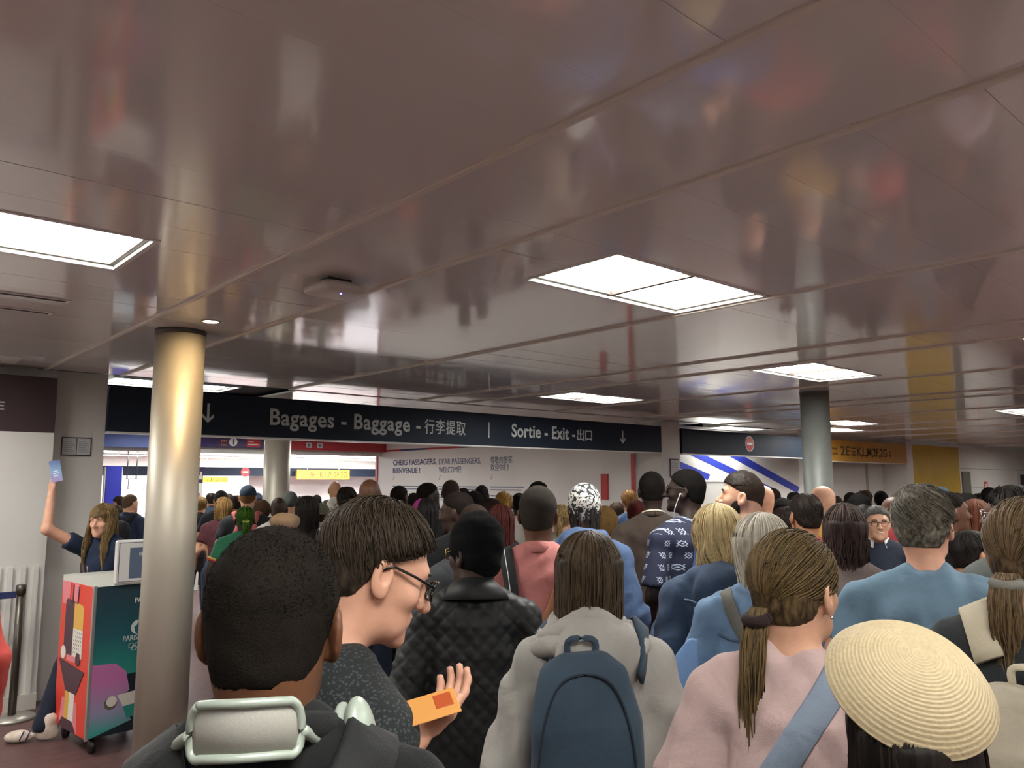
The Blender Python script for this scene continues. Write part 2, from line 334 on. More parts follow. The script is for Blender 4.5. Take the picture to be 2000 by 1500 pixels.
# ------------------------------------------------------------------ welcome wall (x = 9.86) and the hall behind the sign
cw = box('wall_welcome', (9.86, WY+.5, 0), (10.0, 15.9, 2.75), M_WALL, kind='structure')
M_NAVYINK = plain('navy_ink', '2d3f6e', .6); M_THIN = plain('grey_blue_ink', '5a6682', .6)
YZ = lambda y, z: ((9.86, y, z), (0, -1, 0), (0, 0, 1))
for s, y, z, h, wd, mt, b in [('CHERS PASSAGERS,', 15.2, 2.155, .17, 1.66, M_NAVYINK, .002), ('BIENVENUE !', 15.2, 1.975, .17, 1.06, M_NAVYINK, .002), ('DEAR PASSENGERS,', 13.46, 2.145, .17, 1.40, M_THIN, 0), ('WELCOME!', 13.46, 1.98, .17, .76, M_THIN, 0),
                              ('尊敬的旅客,', 11.77, 2.15, .15, .66, M_THIN, 0), ('欢迎你们!', 11.77, 2.01, .15, .54, M_THIN, 0)]:
    text('lettering', s, h, mt, cw, YZ(y, z), b, wd)
for y, wd in ((15.2, 1.3), (13.46, 1.5), (11.77, .95)):
    poly('red_slash', [(0, 0), (.012, 0), (.07, .1), (.058, .1)], M_RED, cw, .003, YZ(y, 1.83))
    for k, q in enumerate((1., .93, 0, .9, .97, .6)):
        if q: box('printed_line', (9.857, y-wd*q, 1.68-.055*k), (9.86, y, 1.70-.055*k), M_THIN, cw)
for y0, y1, mt in ((15.5, 14.9, M_RED), (14.9, 13.9, M_NAVYINK), (13.9, 12.7, M_RED), (12.7, 11.9, M_NAVYINK)): box('colour_stripe', (9.855, y1, 2.47), (9.86, y0, 2.51), mt, cw)
box('red_edge', (9.84, WY+.5, 0), (9.86, WY+.58, 2.24), M_RED, cw); box('red_edge', (9.84, 15.84, 0), (9.9, 15.92, 2.4), M_RED, cw); box('red_frame', (9.84, 8.75, 1.5), (9.86, 8.9, 1.92), M_RED, cw)
box('wall_hall_left', (1.2, WY+.5, 0), (1.35, SY1, CEIL), M_WALL, kind='structure')
# coloured beams at y = 15.5
def fbeam(name, label, x0, x1, z0, z1, mt, y=15.5):
    o = thing(name, label, 'sign', (x0, y, z0)); box('board', (0, 0, 0), (x1-x0, .15, z1-z0), mt, o); return o
M_PURP = plain('purple_enamel', '33245c', .45); M_CORAL = plain('coral_red_enamel', 'a8323a', .45)
fbeam('blue_fascia', 'pale blue lit fascia left of the near column behind the Bagages sign', 1.4, 5.4, 2.42, 2.66, plain('periwinkle', '5a6fb0', .5))
pb = fbeam('metro_sign', 'purple hanging sign with a white circled 1 and a red panel', 5.42, 7.0, 2.47, 2.69, M_PURP)
poly('white_disc', circ(0, 0, .085, 24), M_WHITE, pb, .004, XZ(.86, -.001, .11)); text('lettering', '1', .15, M_PURP, pb, XZ(.83, -.006, .06), .006)
box('orange_icon', (.62, -.004, .03), (.73, 0, .15), plain('icon_orange', 'c0682e', .5), pb); text('lettering', 'M', .1, M_PURP, pb, XZ(.63, -.006, .05), .002, .09)
rp = box('red_panel', (1.14, -.004, .02), (1.42, 0, .18), plain('panel_red', 'c02a34', .5), pb)
for k in (0, 1): box('printed_line', (1.17, -.007, .06+.06*k), (1.38-.1*k, -.004, .08+.06*k), M_WHITE, rp)
cb = fbeam('coral_sign', 'coral red hanging sign with two small white pictograms', 7.0, 9.86, 2.46, 2.65, M_CORAL)
for x in (.86, 1.12): q = box('pictogram_tile', (x, -.004, .05), (x+.13, 0, .16), plain('tile_grey', 'c4c4cc', .5), cb); box('pictogram', (x+.035, -.007, .075), (x+.095, -.004, .13), plain('icon_slate', '6a6a80', .5), q)
box('wall_lintel_hall', (1.35, 15.68, 2.36), (9.86, 15.76, 2.75), M_GREYWALL, kind='structure')
# far hall: bright white walls, navy beam, yellow signs
fy = 28.0
fb = thing('far_navy_fascia', 'narrow navy fascia with a red no entry dot in the far hall', 'sign', (6, fy, 0))
p0, p1 = ony(395, 914, fy), ony(700, 930, fy); za, zb = ony(560, 930, fy)[2], ony(560, 914, fy)[2]
box('board', (-2, 0, za), (16, .2, zb), M_NAVY, fb)
c = ony(479, 922, fy); poly('no_entry_symbol', circ(0, 0, .17, 20), M_RED, fb, .01, XZ(c[0]-6, -.002, c[2])); box('white_bar', (c[0]-6-.1, -.02, c[2]-.025), (c[0]-6+.1, -.01, c[2]+.025), M_WHITE, fb)
M_YEL = plain('yellow_sign_enamel', 'c89a28', .5)
def fsign(label, xa, xb, ya, yb_, Y, s, wf):
    a = ony(xa, yb_, Y); b = ony(xb, ya, Y); o = thing('far_terminal_sign', label, 'sign', (a[0], Y, a[2])); wd = b[0]-a[0]; h = b[2]-a[2]
    box('board', (0, 0, 0), (wd, .12, h), M_YEL, o); text('lettering', s, h*.85, M_INK, o, XZ(wd*(1-wf)*.8, -.001, h*.22), 0, wd*wf)
    for q in (.2, .8): tube('hanger', [(wd*q, .06, h), (wd*q, .06, CEIL-a[2])], .012, M_TRIM, o)
fsign('yellow sign 2E K L M 2F 2G in the far hall behind the bright column', 580, 683, 918, 936, fy-.3, '2E   K.L.M.2F.2G', .72)
fsign('smaller yellow sign L M 2F 2G in the far hall beside the near column', 392, 446, 931, 942, 30.5, 'L.M 2F.2G', .7)
# bright far lighting panels
for x, y, wx, wy in [(12.5, 21, 3.0, 1.6), (15.8, 22, 2.4, 1.6), (14.5, 26, 5, 1.2), (9.5, 24.5, 3, .8), (8, 19, 2.4, .6), (6, 22, 2.4, .5), (5.5, 26.5, 3, .6), (17, 30.2, 7, 1.6), (11.5, 30.4, 4, 1.0), (7.5, 30.4, 3, .8)]:
    o = thing('ceiling_light_panel', 'bright luminous ceiling panel in the far hall', 'light', (x, y, CEIL-.03), group='luminous panels of the far hall')
    box('frame', (-wx/2-.03, -wy/2-.03, 0), (wx/2+.03, wy/2+.03, .026), M_LAMPFRAME, o); box('diffuser', (-wx/2, -wy/2, -.004), (wx/2, wy/2, .012), emis('far_diffuser', 'fbfcff', 30), o)
# monitors, blue totem, metro totem, far partition
p = at(222, 910, 14); bt = thing('blue_totem', 'tall royal blue totem beside the left grey pillar', 'totem', (p[0], p[1], 0)); box('panel', (-.13, -.06, .06), (.13, .06, p[2]), plain('royal_blue', '2a34a8', .4), bt, .006); box('edge_frame', (-.145, -.05, 0), (.145, .05, p[2]-.02), M_TRIM, bt)
for i, (px, lb) in enumerate([(248, 'small bright monitor left of two above the far crowd'), (266, 'small bright monitor right of two above the far crowd')]):
    p = at(px, 945, 21); o = thing('monitor', lb, 'monitor', tuple(p)); box('casing', (-.2, 0, -.14), (.2, .05, .14), M_BLACK, o); box('screen', (-.185, -.004, -.125), (.185, .002, .125), emis('screen_glow', 'dbe6f5', 1.6), o); tube('ceiling_rod', [(0, .03, .1), (0, .03, CEIL-p[2])], .015, M_BLACK, o)
p = at(396, 912, 13.5); mt_ = thing('metro_totem', 'purple and white totem with arrow right of the near metal column', 'totem', (p[0]-.2, p[1], 0), rad(-15))
box('upper_panel', (-.2, 0, p[2]-.27), (.2, .06, p[2]), M_PURP, mt_); box('lower_panel', (-.2, 0, 0), (.2, .06, p[2]-.27), M_WHITE, mt_)
poly('arrow', [(-.02, .09), (.09, -.02), (.09, .05), (.125, .05), (.125, -.08), (-.01, -.08), (-.01, -.045), (.06, -.045), (-.045, .06)], M_WHITE, mt_, .004, XZ(.06, -.001, p[2]-.13))
dd = poly('purple_disc', circ(0, 0, .065, 20), M_PURP, mt_, .004, XZ(.08, -.001, p[2]-.36)); text('lettering', '1', .11, M_WHITE, dd, XZ(.055, -.006, p[2]-.40), .004); box('red_panel', (-.02, -.004, p[2]-.52), (.16, 0, p[2]-.44), M_RED, mt_)
box('wall_far_partition', (12.5, 29.2, 0), (20, 29.4, 2.1), M_WALL, kind='structure')
# ------------------------------------------------------------------ columns
def column(label, x, y, r, M_COL=M_COL):
    o = thing('column', label, 'column', (x, y, 0), group='round metal columns'); lathe('shaft', [(r, .0), (r, CEIL-.03), ], M_COL, o, 48); lathe('collar', [(r+.004, CEIL-.03), (r+.004, CEIL+.02)], plain('collar_dark', '5a5a58', .5, .6), o, 48); lathe('foot_ring', [(r+.012, 0), (r+.012, .05), (r+.002, .06)], M_COL, o, 48)
column('thick brushed metal column in the left foreground beside the kiosk', 1.70, 5.11, .150); column('grey metal column on the right in front of the striped wall', 8.02, 4.16, .148, M_COL_SHADE); column('metal column behind the Bagages sign lit bright yellow', 4.45, 9.55, .165)
# ------------------------------------------------------------------ ceiling fittings
ap = thing('wifi_access_point', 'white rounded access point with a blue light hanging from the ceiling', 'access point', (1.80, 3.30, CEIL))
def sq(h, r, z, n=40): return [(h*np.sign(math.cos(a))*abs(math.cos(a))**r, h*np.sign(math.sin(a))*abs(math.sin(a))**r, z) for a in np.arange(n)*2*pi/n]
rings('casing', [sq(.05, .5, -.022), sq(.10, .45, -.026), sq(.122, .42, -.042), sq(.124, .42, -.058), sq(.115, .42, -.066), sq(.04, .6, -.070)], plain('ap_white', 'd0cdc6', .4), ap); box('bracket', (-.06, -.045, -.024), (.06, .045, 0), M_BLACK, ap)
lathe('status_light', [(.004, -.073), (.004, -.069)], emis('blue_led', '5060ff', 12), ap, 12, (.01, -.035, 0))
sp = thing('spotlight', 'small glowing halogen downlight beside the top of the near column', 'spotlight', (1.72, 4.66, CEIL)); lathe('trim_ring', [(.055, .0), (.055, -.006), (.04, -.006), (.04, .0)], M_TRIM, sp, 28); lathe('bulb', [(.001, -.004), (.038, -.003), (.038, .0)], emis('halogen', 'ffd9a0', 400), sp, 24)
for i, (y0, lb) in enumerate([(4.60, 'slim dark slot air vent in the ceiling left of the column, nearer one'), (5.0, 'slim dark slot air vent in the ceiling left of the column, farther one')]):
    o = thing('slot_vent', lb, 'vent', (.2, y0, CEIL)); box('frame', (-.9, 0, -.006), (.76, .07, .0), M_TRIM, o); box('slot', (-.88, .02, -.008), (.74, .05, -.003), M_SLOT, o)
lv = thing('lit_ceiling_recess', 'pale framed ceiling panel above the maroon sign at the left edge', 'ceiling panel', (.55, 7.05, CEIL)); box('tile', (-1.2, 0, -.006), (.62, .36, 0), M_LAMPFRAME, lv); box('slot', (-1.2, .2, -.009), (.5, .23, -.004), M_SLOT, lv)
# ------------------------------------------------------------------ kiosk
KX, KY = 1.50, 5.93
kk = thing('welcome_kiosk', 'wheeled kiosk with a red printed side and a teal printed front', 'kiosk', (KX, KY, 0), rad(6))
M_KRED = plain('kiosk_red', 'd8412f', .45); M_KWHITE = plain('kiosk_grey_white', 'c2c3bb', .5); KW, KD, KB, KT = .53, .60, .11, 1.09
box('carcass', (.008, .008, KB), (KW-.008, KD, KT-.005), M_KWHITE, kk)
# sloped desk top
mk('desk_top', [(0, 0, KT), (KW, 0, KT), (KW, KD, KT), (0, KD, KT), (0, .1, KT+.07), (KW, .1, KT+.07), (KW, KD, KT+.04), (0, KD, KT+.04)], [(0,3,2,1),(4,5,6,7),(0,1,5,4),(1,2,6,5),(2,3,7,6),(3,0,4,7)], M_KWHITE, kk)
sp_ = box('side_panel', (-.004, .012, KB), (.01, KD-.005, KT), M_KRED, kk)
FS = lambda th=0: ((-.004-th, KD-.005, KB), (0, -1, 0), (0, 0, 1)); W_ = KD-.017; H_ = KT-KB
M_PLUM = plain('plum_print', '4a2a38', .5); M_KYEL = plain('yellow_print', 'd9a94a', .5); M_PINK = plain('pink_print', 'dc7f88', .5); M_KW = plain('cream_print', 'dcd8cc', .5)
def P_(name, pts, mt, th=.003, base=0): return poly(name, [(x*W_, y*H_) for x, y in pts], mt, sp_, th, FS(base))
P_('pink_band', [(.02, 1), (.30, 1), (.28, .84), (.06, .84)], M_PINK); P_('pink_band', [(.42, 1), (.58, .99), (.56, .86), (.42, .86)], M_PINK); P_('dark_line', [(.385, .99), (.41, .99), (.40, .86), (.375, .86)], M_PLUM, .004); P_('dark_line', [(.56, .985), (.585, .985), (.565, .86), (.54, .86)], M_PLUM, .004)
P_('dark_block', [(.18, .5), (.18, .86), (.22, .885), (.46, .875), (.46, .5)], M_PLUM); P_('yellow_block', [(.46, .69), (.46, .875), (.70, .86), (.76, .84), (.76, .69)], M_KYEL); P_('cream_block', [(.46, .5), (.46, .69), (.76, .69), (.76, .5)], M_KW)
for i in range(5):
    for j in range(6): P_('tick', [(.49+i*.055, .52+j*.028), (.497+i*.055, .52+j*.028), (.512+i*.055, .537+j*.028), (.505+i*.055, .537+j*.028)], M_PLUM, .004)
P_('white_oval', circ(.19, .505, .08, 20, ry=.045), M_KW, .005); P_('dark_oval', circ(.66, .49, .07, 20, ry=.045), M_PLUM, .005); P_('pink_bridge', [(.30, .46), (.58, .46), (.58, .5), (.30, .5)], M_PINK)
P_('dark_funnel', [(.06, .455), (.88, .42), (.66, .255), (.34, .255)], M_PLUM, .004); P_('yellow_stem', [(.33, .06), (.33, .265), (.46, .265), (.46, .06)], M_KYEL); P_('cream_stem', [(.46, .06), (.46, .265), (.62, .265), (.62, .06)], M_KW)
P_('pink_flare', [(.18, .03), (.24, .2), (.33, .2), (.33, .06)], M_PINK); P_('pink_flare', [(.62, .06), (.62, .2), (.70, .2), (.76, .0)], M_PINK); P_('dark_base', [(.16, .0), (.28, .07), (.60, .07), (.70, .0)], M_PLUM, .004)
def teal():
    t = NT('teal_print_gradient'); t.set(Roughness=.45); tc = t.n('ShaderNodeTexCoord'); s = t.n('ShaderNodeSeparateXYZ'); t.l(tc, 'Object', s, 0); m = t.n('ShaderNodeMapRange', i_1=.4, i_2=1.05); t.l(s, 'Z', m, 0)
    r = t.ramp(m, 0, [(.1, lin('2b8f82')), (.55, lin('1f5660')), (1., lin('1d3844'))]); t.l(r, 0, t.b, 'Base Color'); return t.m
def pinkteal():
    t = NT('pink_teal_print_gradient'); t.set(Roughness=.45); tc = t.n('ShaderNodeTexCoord'); s = t.n('ShaderNodeSeparateXYZ'); t.l(tc, 'Object', s, 0); m = t.n('ShaderNodeMapRange', i_1=.12, i_2=.5); t.l(s, 'Z', m, 0)
    r = t.ramp(m, 0, [(.05, lin('3a9c92')), (.4, lin('9a93b4')), (.9, lin('c072a8'))]); t.l(r, 0, t.b, 'Base Color'); return t.m
fp = box('front_panel', (.012, -.004, KB), (KW-.005, .01, KT), teal(), kk)
M_INKB = plain('ink_teal_dark', '14242c', .5); FF = XZ(.012, -.004, KB)
poly('dark_field', [(0, 0), (.51, 0), (.51, .40), (0, .36)], M_INKB, fp, .002, FF); poly('pink_shape', [(0, .0), (.27, .07), (.20, .25), (.25, .27), (.22, .40), (.15, .46), (0, .47)], pinkteal(), fp, .004, FF)
poly('white_shape', [(.17, .25), (.5, .28), (.5, .195), (.21, .17)], M_KW, fp, .006, FF); poly('teal_shape', [(.21, .17), (.5, .195), (.5, .12), (.24, .09)], plain('teal_flat', '2b8f82', .45), fp, .006, FF); poly('teal_wedge', [(.30, .4), (.5, .41), (.5, .31), (.33, .28)], plain('teal_flat', '2b8f82', .45), fp, .004, FF)
poly('hole', circ(.13, .205, .042, 24), plain('hole_shade', '5f5f52', .6), fp, .006, FF); poly('hole_inner', circ(.135, .217, .034, 24), M_KW, fp, .007, FF)  # flat discs draw the hole; its inner shade is put into the grey
M_CREAM = plain('emblem_cream', 'cfd6d0', .5)
em = poly('flame_emblem', circ(.285, .685, .048, 28), M_CREAM, fp, .004, FF); poly('flame', [(.285, .725), (.295, .70), (.312, .69), (.302, .65), (.285, .637), (.268, .65), (.258, .69), (.275, .70)], plain('emblem_dark', '1f5660', .5), em, .006, FF)
text('lettering', 'PARIS 2024', .05, M_CREAM, fp, ((.20, -.006, KB+.60), (1, 0, 0), (0, 0, 1)), .0, .19); text('lettering', 'PARIS 2024', .045, M_CREAM, fp, ((.265, -.006, KB+.855), (1, 0, 0), (0, 0, 1)), .001, .2)
for k, (cx, cz) in enumerate([(.245, .565), (.285, .565), (.325, .565), (.265, .547), (.305, .547)]):
    tube('ring', [(.012+cx+.017*math.cos(a), -.007, KB+cz+.017*math.sin(a)) for a in np.linspace(0, 2*pi, 17)], .0022, M_CREAM, fp, 5)
box('edge_profile', (-.008, -.008, KB-.01), (.014, .014, KT+.01), plain('alu_edge', 'b0b2ae', .35, .6), kk, .003)
for x in (.06, KW-.06):
    for y in (.06, KD-.06):
        cs = lathe('caster', [(.012, .09), (.012, .12)], M_BLACK, kk, 10, (x, y, 0)); V = [[(x-.014+.028*i, y+.045*math.cos(a), .046+.045*math.sin(a)) for a in np.arange(18)*2*pi/18] for i in (0, 1)]; rings('caster_wheel', V, M_BLACK, cs)
tb = thing('tablet_display', 'white framed tablet display standing on the kiosk', 'display', (KX+.10, KY-.035, KT+.01)); M_TW = plain('tablet_white', 'dcdcd8', .35)
box('frame', (0, -.02, 0), (.46, .01, .30), M_TW, tb, .012); box('thin_border', (.022, -.024, .018), (.438, -.02, .282), plain('border_indigo', '4a4668', .5), tb); box('bezel', (.026, -.027, .022), (.434, -.023, .278), M_TW, tb); sc = box('screen', (.09, -.030, .04), (.40, -.026, .245), emis('tablet_screen', '54647c', .30, .03), tb); text('lettering', 'Bienvenue', .035, M_WHITE, sc, XZ(.15, -.0305, .19), 0, .13); tube('stand', [(.2, .0, .2), (.2, .12, .16), (.2, .17, .055)], .012, M_TRIM, tb)
# ------------------------------------------------------------------ belt post
bp = thing('belt_barrier', 'dark metal belt barrier post with a navy belt by the left wall', 'barrier', (1.30, 7.22, 0)); M_POST = plain('post_metal', '5c564f', .35, .7)
lathe('post', [(.028, .03), (.028, .93)], M_POST, bp, 20); lathe('base', [(.16, 0), (.16, .018), (.05, .035)], plain('base_metal', 'a7a39a', .4, .6), bp, 28); lathe('cap', [(.036, .93), (.036, 1.0), (.02, 1.005)], M_POST, bp, 20); box('belt', (-2.2, -.004, .905), (-.03, .004, .955), plain('belt_navy', '232c5c', .7), bp)
# ------------------------------------------------------------------ figures: smooth solids from signed distances
A3 = lambda *v: np.array(v, float)
def ell(c, r, R=None):
    c = np.array(c, float); r = np.array(r, float); m = r.max()
    def f(x, y, z):
        p = [x-c[0], y-c[1], z-c[2]]
        if R is not None: p = [R[0][i]*p[0]+R[1][i]*p[1]+R[2][i]*p[2] for i in range(3)]
        a = (p[0]/r[0])**2+(p[1]/r[1])**2+(p[2]/r[2])**2; b = (p[0]/r[0]**2)**2+(p[1]/r[1]**2)**2+(p[2]/r[2]**2)**2
        k0 = np.sqrt(a); return k0*(k0-1)/np.sqrt(b+1e-9)
    return f, c-m, c+m
def cone(a, b, ra, rb):
    a = np.array(a, float); b = np.array(b, float); d = b-a; L = d@d+1e-9; m = max(ra, rb)
    def f(x, y, z):
        px, py, pz = x-a[0], y-a[1], z-a[2]; t = np.clip((px*d[0]+py*d[1]+pz*d[2])/L, 0, 1)
        return np.sqrt((px-t*d[0])**2+(py-t*d[1])**2+(pz-t*d[2])**2)-(ra+(rb-ra)*t)
    return f, np.minimum(a, b)-m, np.maximum(a, b)+m
def loft(keys, pw=2.):        # keys: z, cx, cy, rx, ry
    K = np.array(keys, float); K = K[K[:, 0].argsort()]; mx = K[:, 3].max(); my = K[:, 4].max()
    def f(x, y, z):
        q = [np.interp(z, K[:, 0], K[:, i]) for i in range(1, 5)]
        u = np.abs((x-q[0])/q[2]); v = np.abs((y-q[1])/q[3])
        d = ((u**pw+v**pw)**(1/pw)-1)*np.minimum(q[2], q[3])
        return np.maximum(d, np.maximum(K[0, 0]-z, z-K[-1, 0]))
    return f, A3(K[:, 1].min()-mx, K[:, 2].min()-my, K[0, 0]), A3(K[:, 1].max()+mx, K[:, 2].max()+my, K[-1, 0])
def axis(lo, hi, h, fine=()):
    out = [lo]
    while out[-1] < hi:
        s = h
        for a, b, hf in fine:
            if a-1e-9 <= out[-1] < b: s = min(s, hf)
            elif out[-1] < a < out[-1]+s: s = max(hf*.5, a-out[-1])
        out.append(out[-1]+s)
    return np.array(out, np.float32)
class Vol:
    def __init__(s, X, Y, Z): s.A = (X, Y, Z); s.D = np.full((len(X), len(Y), len(Z)), 9., np.float32)
    def reg(s, lo, hi, m):
        sl = tuple(slice(max(0, np.searchsorted(a, l-m)-1), np.searchsorted(a, h+m)+2) for a, l, h in zip(s.A, lo, hi))
        X, Y, Z = [a[q] for a, q in zip(s.A, sl)]; return sl, X[:, None, None], Y[None, :, None], Z[None, None, :]
    def add(s, p, k=.02):
        f, lo, hi = p; sl, x, y, z = s.reg(lo, hi, k+.03); D = s.D[sl]
        if D.size == 0: return
        d = f(x, y, z).astype(np.float32)+np.zeros_like(D); h = np.clip(.5+.5*(D-d)/k, 0, 1); s.D[sl] = D+(d-D)*h-k*h*(1-h)
    def sub(s, p, k=.01):
        f, lo, hi = p; sl, x, y, z = s.reg(lo, hi, k+.03); D = s.D[sl]
        if D.size == 0: return
        d = -f(x, y, z).astype(np.float32)+np.zeros_like(D); h = np.clip(.5-.5*(D-d)/k, 0, 1); s.D[sl] = D+(d-D)*h+k*h*(1-h)
    def full(s): X, Y, Z = s.A; return X[:, None, None], Y[None, :, None], Z[None, None, :]
    def cut(s, fn, k=0): d = fn(*s.full()); s.D = np.maximum(s.D, d.astype(np.float32))
    def mesh(s):
        D = s.D; ins = D < 0; nx, ny, nz = D.shape
        c = sum(ins[i:nx-1+i, j:ny-1+j, k:nz-1+k].astype(np.int8) for i in (0, 1) for j in (0, 1) for k in (0, 1))
        act = np.argwhere((c > 0) & (c < 8))
        if len(act) == 0: return np.zeros((0, 3)), np.zeros((0, 4), int)
        off = [(i, j, k) for i in (0, 1) for j in (0, 1) for k in (0, 1)]
        val = np.stack([D[act[:, 0]+i, act[:, 1]+j, act[:, 2]+k] for i, j, k in off], 1)
        S = np.zeros((len(act), 3)); n = np.zeros(len(act))
        for a in range(8):
            for b in range(a+1, 8):
                df = [off[b][i]-off[a][i] for i in range(3)]
                if sum(map(abs, df)) != 1: continue
                va, vb = val[:, a], val[:, b]; cr = (va < 0) != (vb < 0); t = np.where(cr, va/np.where(cr, va-vb, 1), 0)
                for i in range(3): S[:, i] += np.where(cr, off[a][i]+t*df[i], 0)
                n += cr
        S /= n[:, None]; V = np.empty((len(act), 3))
        for i in range(3): a = s.A[i]; lo = a[act[:, i]]; V[:, i] = lo+S[:, i]*(a[act[:, i]+1]-lo)
        idx = np.full((nx-1, ny-1, nz-1), -1, np.int32); idx[tuple(act.T)] = np.arange(len(act)); Q = []
        for ax in range(3):
            o = [(1, 2), (2, 0), (0, 1)][ax]
            sl0 = [slice(None)]*3; sl1 = [slice(None)]*3; sl0[ax] = slice(0, -1); sl1[ax] = slice(1, None)
            cr = ins[tuple(sl0)] != ins[tuple(sl1)]; g = np.argwhere(cr)
            g = g[(g[:, o[0]] > 0) & (g[:, o[1]] > 0) & (g[:, o[0]] < D.shape[o[0]]-1) & (g[:, o[1]] < D.shape[o[1]]-1)]
            def cell(u, v): h = g.copy(); h[:, o[0]] -= u; h[:, o[1]] -= v; return idx[h[:, 0], h[:, 1], h[:, 2]]
            q = np.stack([cell(1, 1), cell(0, 1), cell(0, 0), cell(1, 0)], 1); fl = ~ins[g[:, 0], g[:, 1], g[:, 2]]; q[fl] = q[fl][:, ::-1]; Q.append(q)
        return V, np.concatenate(Q)
NTRI = [0]

def obj_np(name, V, Q, mat, parent, smooth=True, attr=None):

    me = bpy.data.meshes.new(name); n, m, k = len(V), len(Q), Q.shape[1]; NTRI[0] += m*(k-2)
    me.vertices.add(n); me.vertices.foreach_set('co', np.asarray(V, np.float32).ravel()); me.loops.add(m*k); me.loops.foreach_set('vertex_index', np.asarray(Q, np.int32).ravel())
    me.polygons.add(m); me.polygons.foreach_set('loop_start', np.arange(0, m*k, k, dtype=np.int32)); me.polygons.foreach_set('use_smooth', np.full(m, smooth)); me.update(calc_edges=True)
    if attr is not None: a = me.attributes.new('rnd', 'FLOAT', 'POINT'); a.data.foreach_set('value', np.asarray(attr, np.float32))
    me.materials.append(mat); return link(bpy.data.objects.new(name, me), parent)
def folds(v, seed, f=14., amp=.005, zs=.6, mod=False):
    x, y, z = v.full(); r = np.random.default_rng(seed); w_ = 0
    for i in range(4):
        a = r.normal(size=3); a /= np.linalg.norm(a); a[2] *= zs; p = r.uniform(0, 6.3, 2); b = r.normal(size=3)*.5
        w_ = w_+np.sin(f*(1+.5*i)*(a[0]*x+a[1]*y+a[2]*z)+p[0]+1.6*np.sin(f*.45*(b[0]*x+b[1]*y+b[2]*z)+p[1]))/(1+.4*i)
    if mod: w_ = w_*(.55+.45*np.sin(5.3*x+7.1*y+p[0])*np.sin(6.2*z+2.*x+p[1]))
    v.D += (amp*.5*w_).astype(np.float32)
def strands(name, paths, r, mat, parent, n=3, taper=True):
    P = np.asarray(paths, float); N, m, _ = P.shape; rr = np.broadcast_to(np.asarray(r, float).reshape(-1, 1), (N, m)).copy()
    if taper: rr *= np.linspace(1, .45, m)[None]**.7
    T = np.gradient(P, axis=1); T /= np.linalg.norm(T, axis=2, keepdims=True)+1e-9
    up = np.array([.31, .2, .93]); Aa = np.cross(T, up); Aa /= np.linalg.norm(Aa, axis=2, keepdims=True)+1e-9; B = np.cross(T, Aa); th = np.arange(n)*2*pi/n
    V = P[:, :, None]+rr[:, :, None, None]*(Aa[:, :, None]*np.cos(th)[None, None, :, None]+B[:, :, None]*np.sin(th)[None, None, :, None])
    i = np.arange(m-1); j = np.arange(n); b = (i[:, None]*n+j[None]); c = (i[:, None]*n+(j[None]+1) % n); q = np.stack([b, c, c+n, b+n], -1).reshape(-1, 4)
    Q = (q[None]+np.arange(N)[:, None, None]*m*n).reshape(-1, 4); at_ = np.repeat(RNG.random(N), m*n)
    return obj_np(name, V.reshape(-1, 3), Q, mat, parent, attr=at_)

# ------------------------------------------------------------------ cloth, skin, hair materials
def cloth(col, rough=.85, var=.10, weave=420, bump=.25, fold=.35):
    key = ('cloth', str(col), rough, var, weave, bump)
    if key in _MC: return _MC[key]
    t = NT('cloth'); c = lin(col); g_ = .3*c[0]+.55*c[1]+.15*c[2]; c = tuple((v*.80+g_*.20)*.97 for v in c[:3])+(1.,); t.set(Roughness=rough, Specular_IOR_Level=.25, Sheen_Weight=.04)
    mp = t.coords(); n1 = t.noise(mp, 8, 3, .5, .4); n2 = t.noise(mp, weave, 1)
    r = t.ramp(n1, 0, [(.3, tuple(v*(1-var) for v in c[:3])+(1,)), (.7, tuple(min(1, v*(1+var)) for v in c[:3])+(1,))]); t.l(r, 0, t.b, 'Base Color')
    mx = t.n('ShaderNodeMix', data_type='FLOAT', i_Factor=.05); t.l(n1, 0, mx, 2); t.l(n2, 0, mx, 3); t.bump(mx, 0, fold*1.3, .04); _MC[key] = t.m; return t.m
def skin(col):
    key = ('skin', str(col))
    if key in _MC: return _MC[key]
    t = NT('skin'); c = lin(col); t.set(Roughness=.5, Specular_IOR_Level=.4, Subsurface_Weight=.08, Subsurface_Scale=.01); t.b.inputs['Subsurface Radius'].default_value = (1, .4, .25)
    mp = t.coords(); n1 = t.noise(mp, 18, 4); n2 = t.noise(mp, 300, 2)
    r = t.ramp(n1, 0, [(.3, (c[0]*.88, c[1]*.84, c[2]*.82, 1)), (.7, (min(1, c[0]*1.1), c[1]*1.08, c[2]*1.05, 1))]); t.l(r, 0, t.b, 'Base Color'); t.bump(n2, 0, .12, .002); _MC[key] = t.m; return t.m
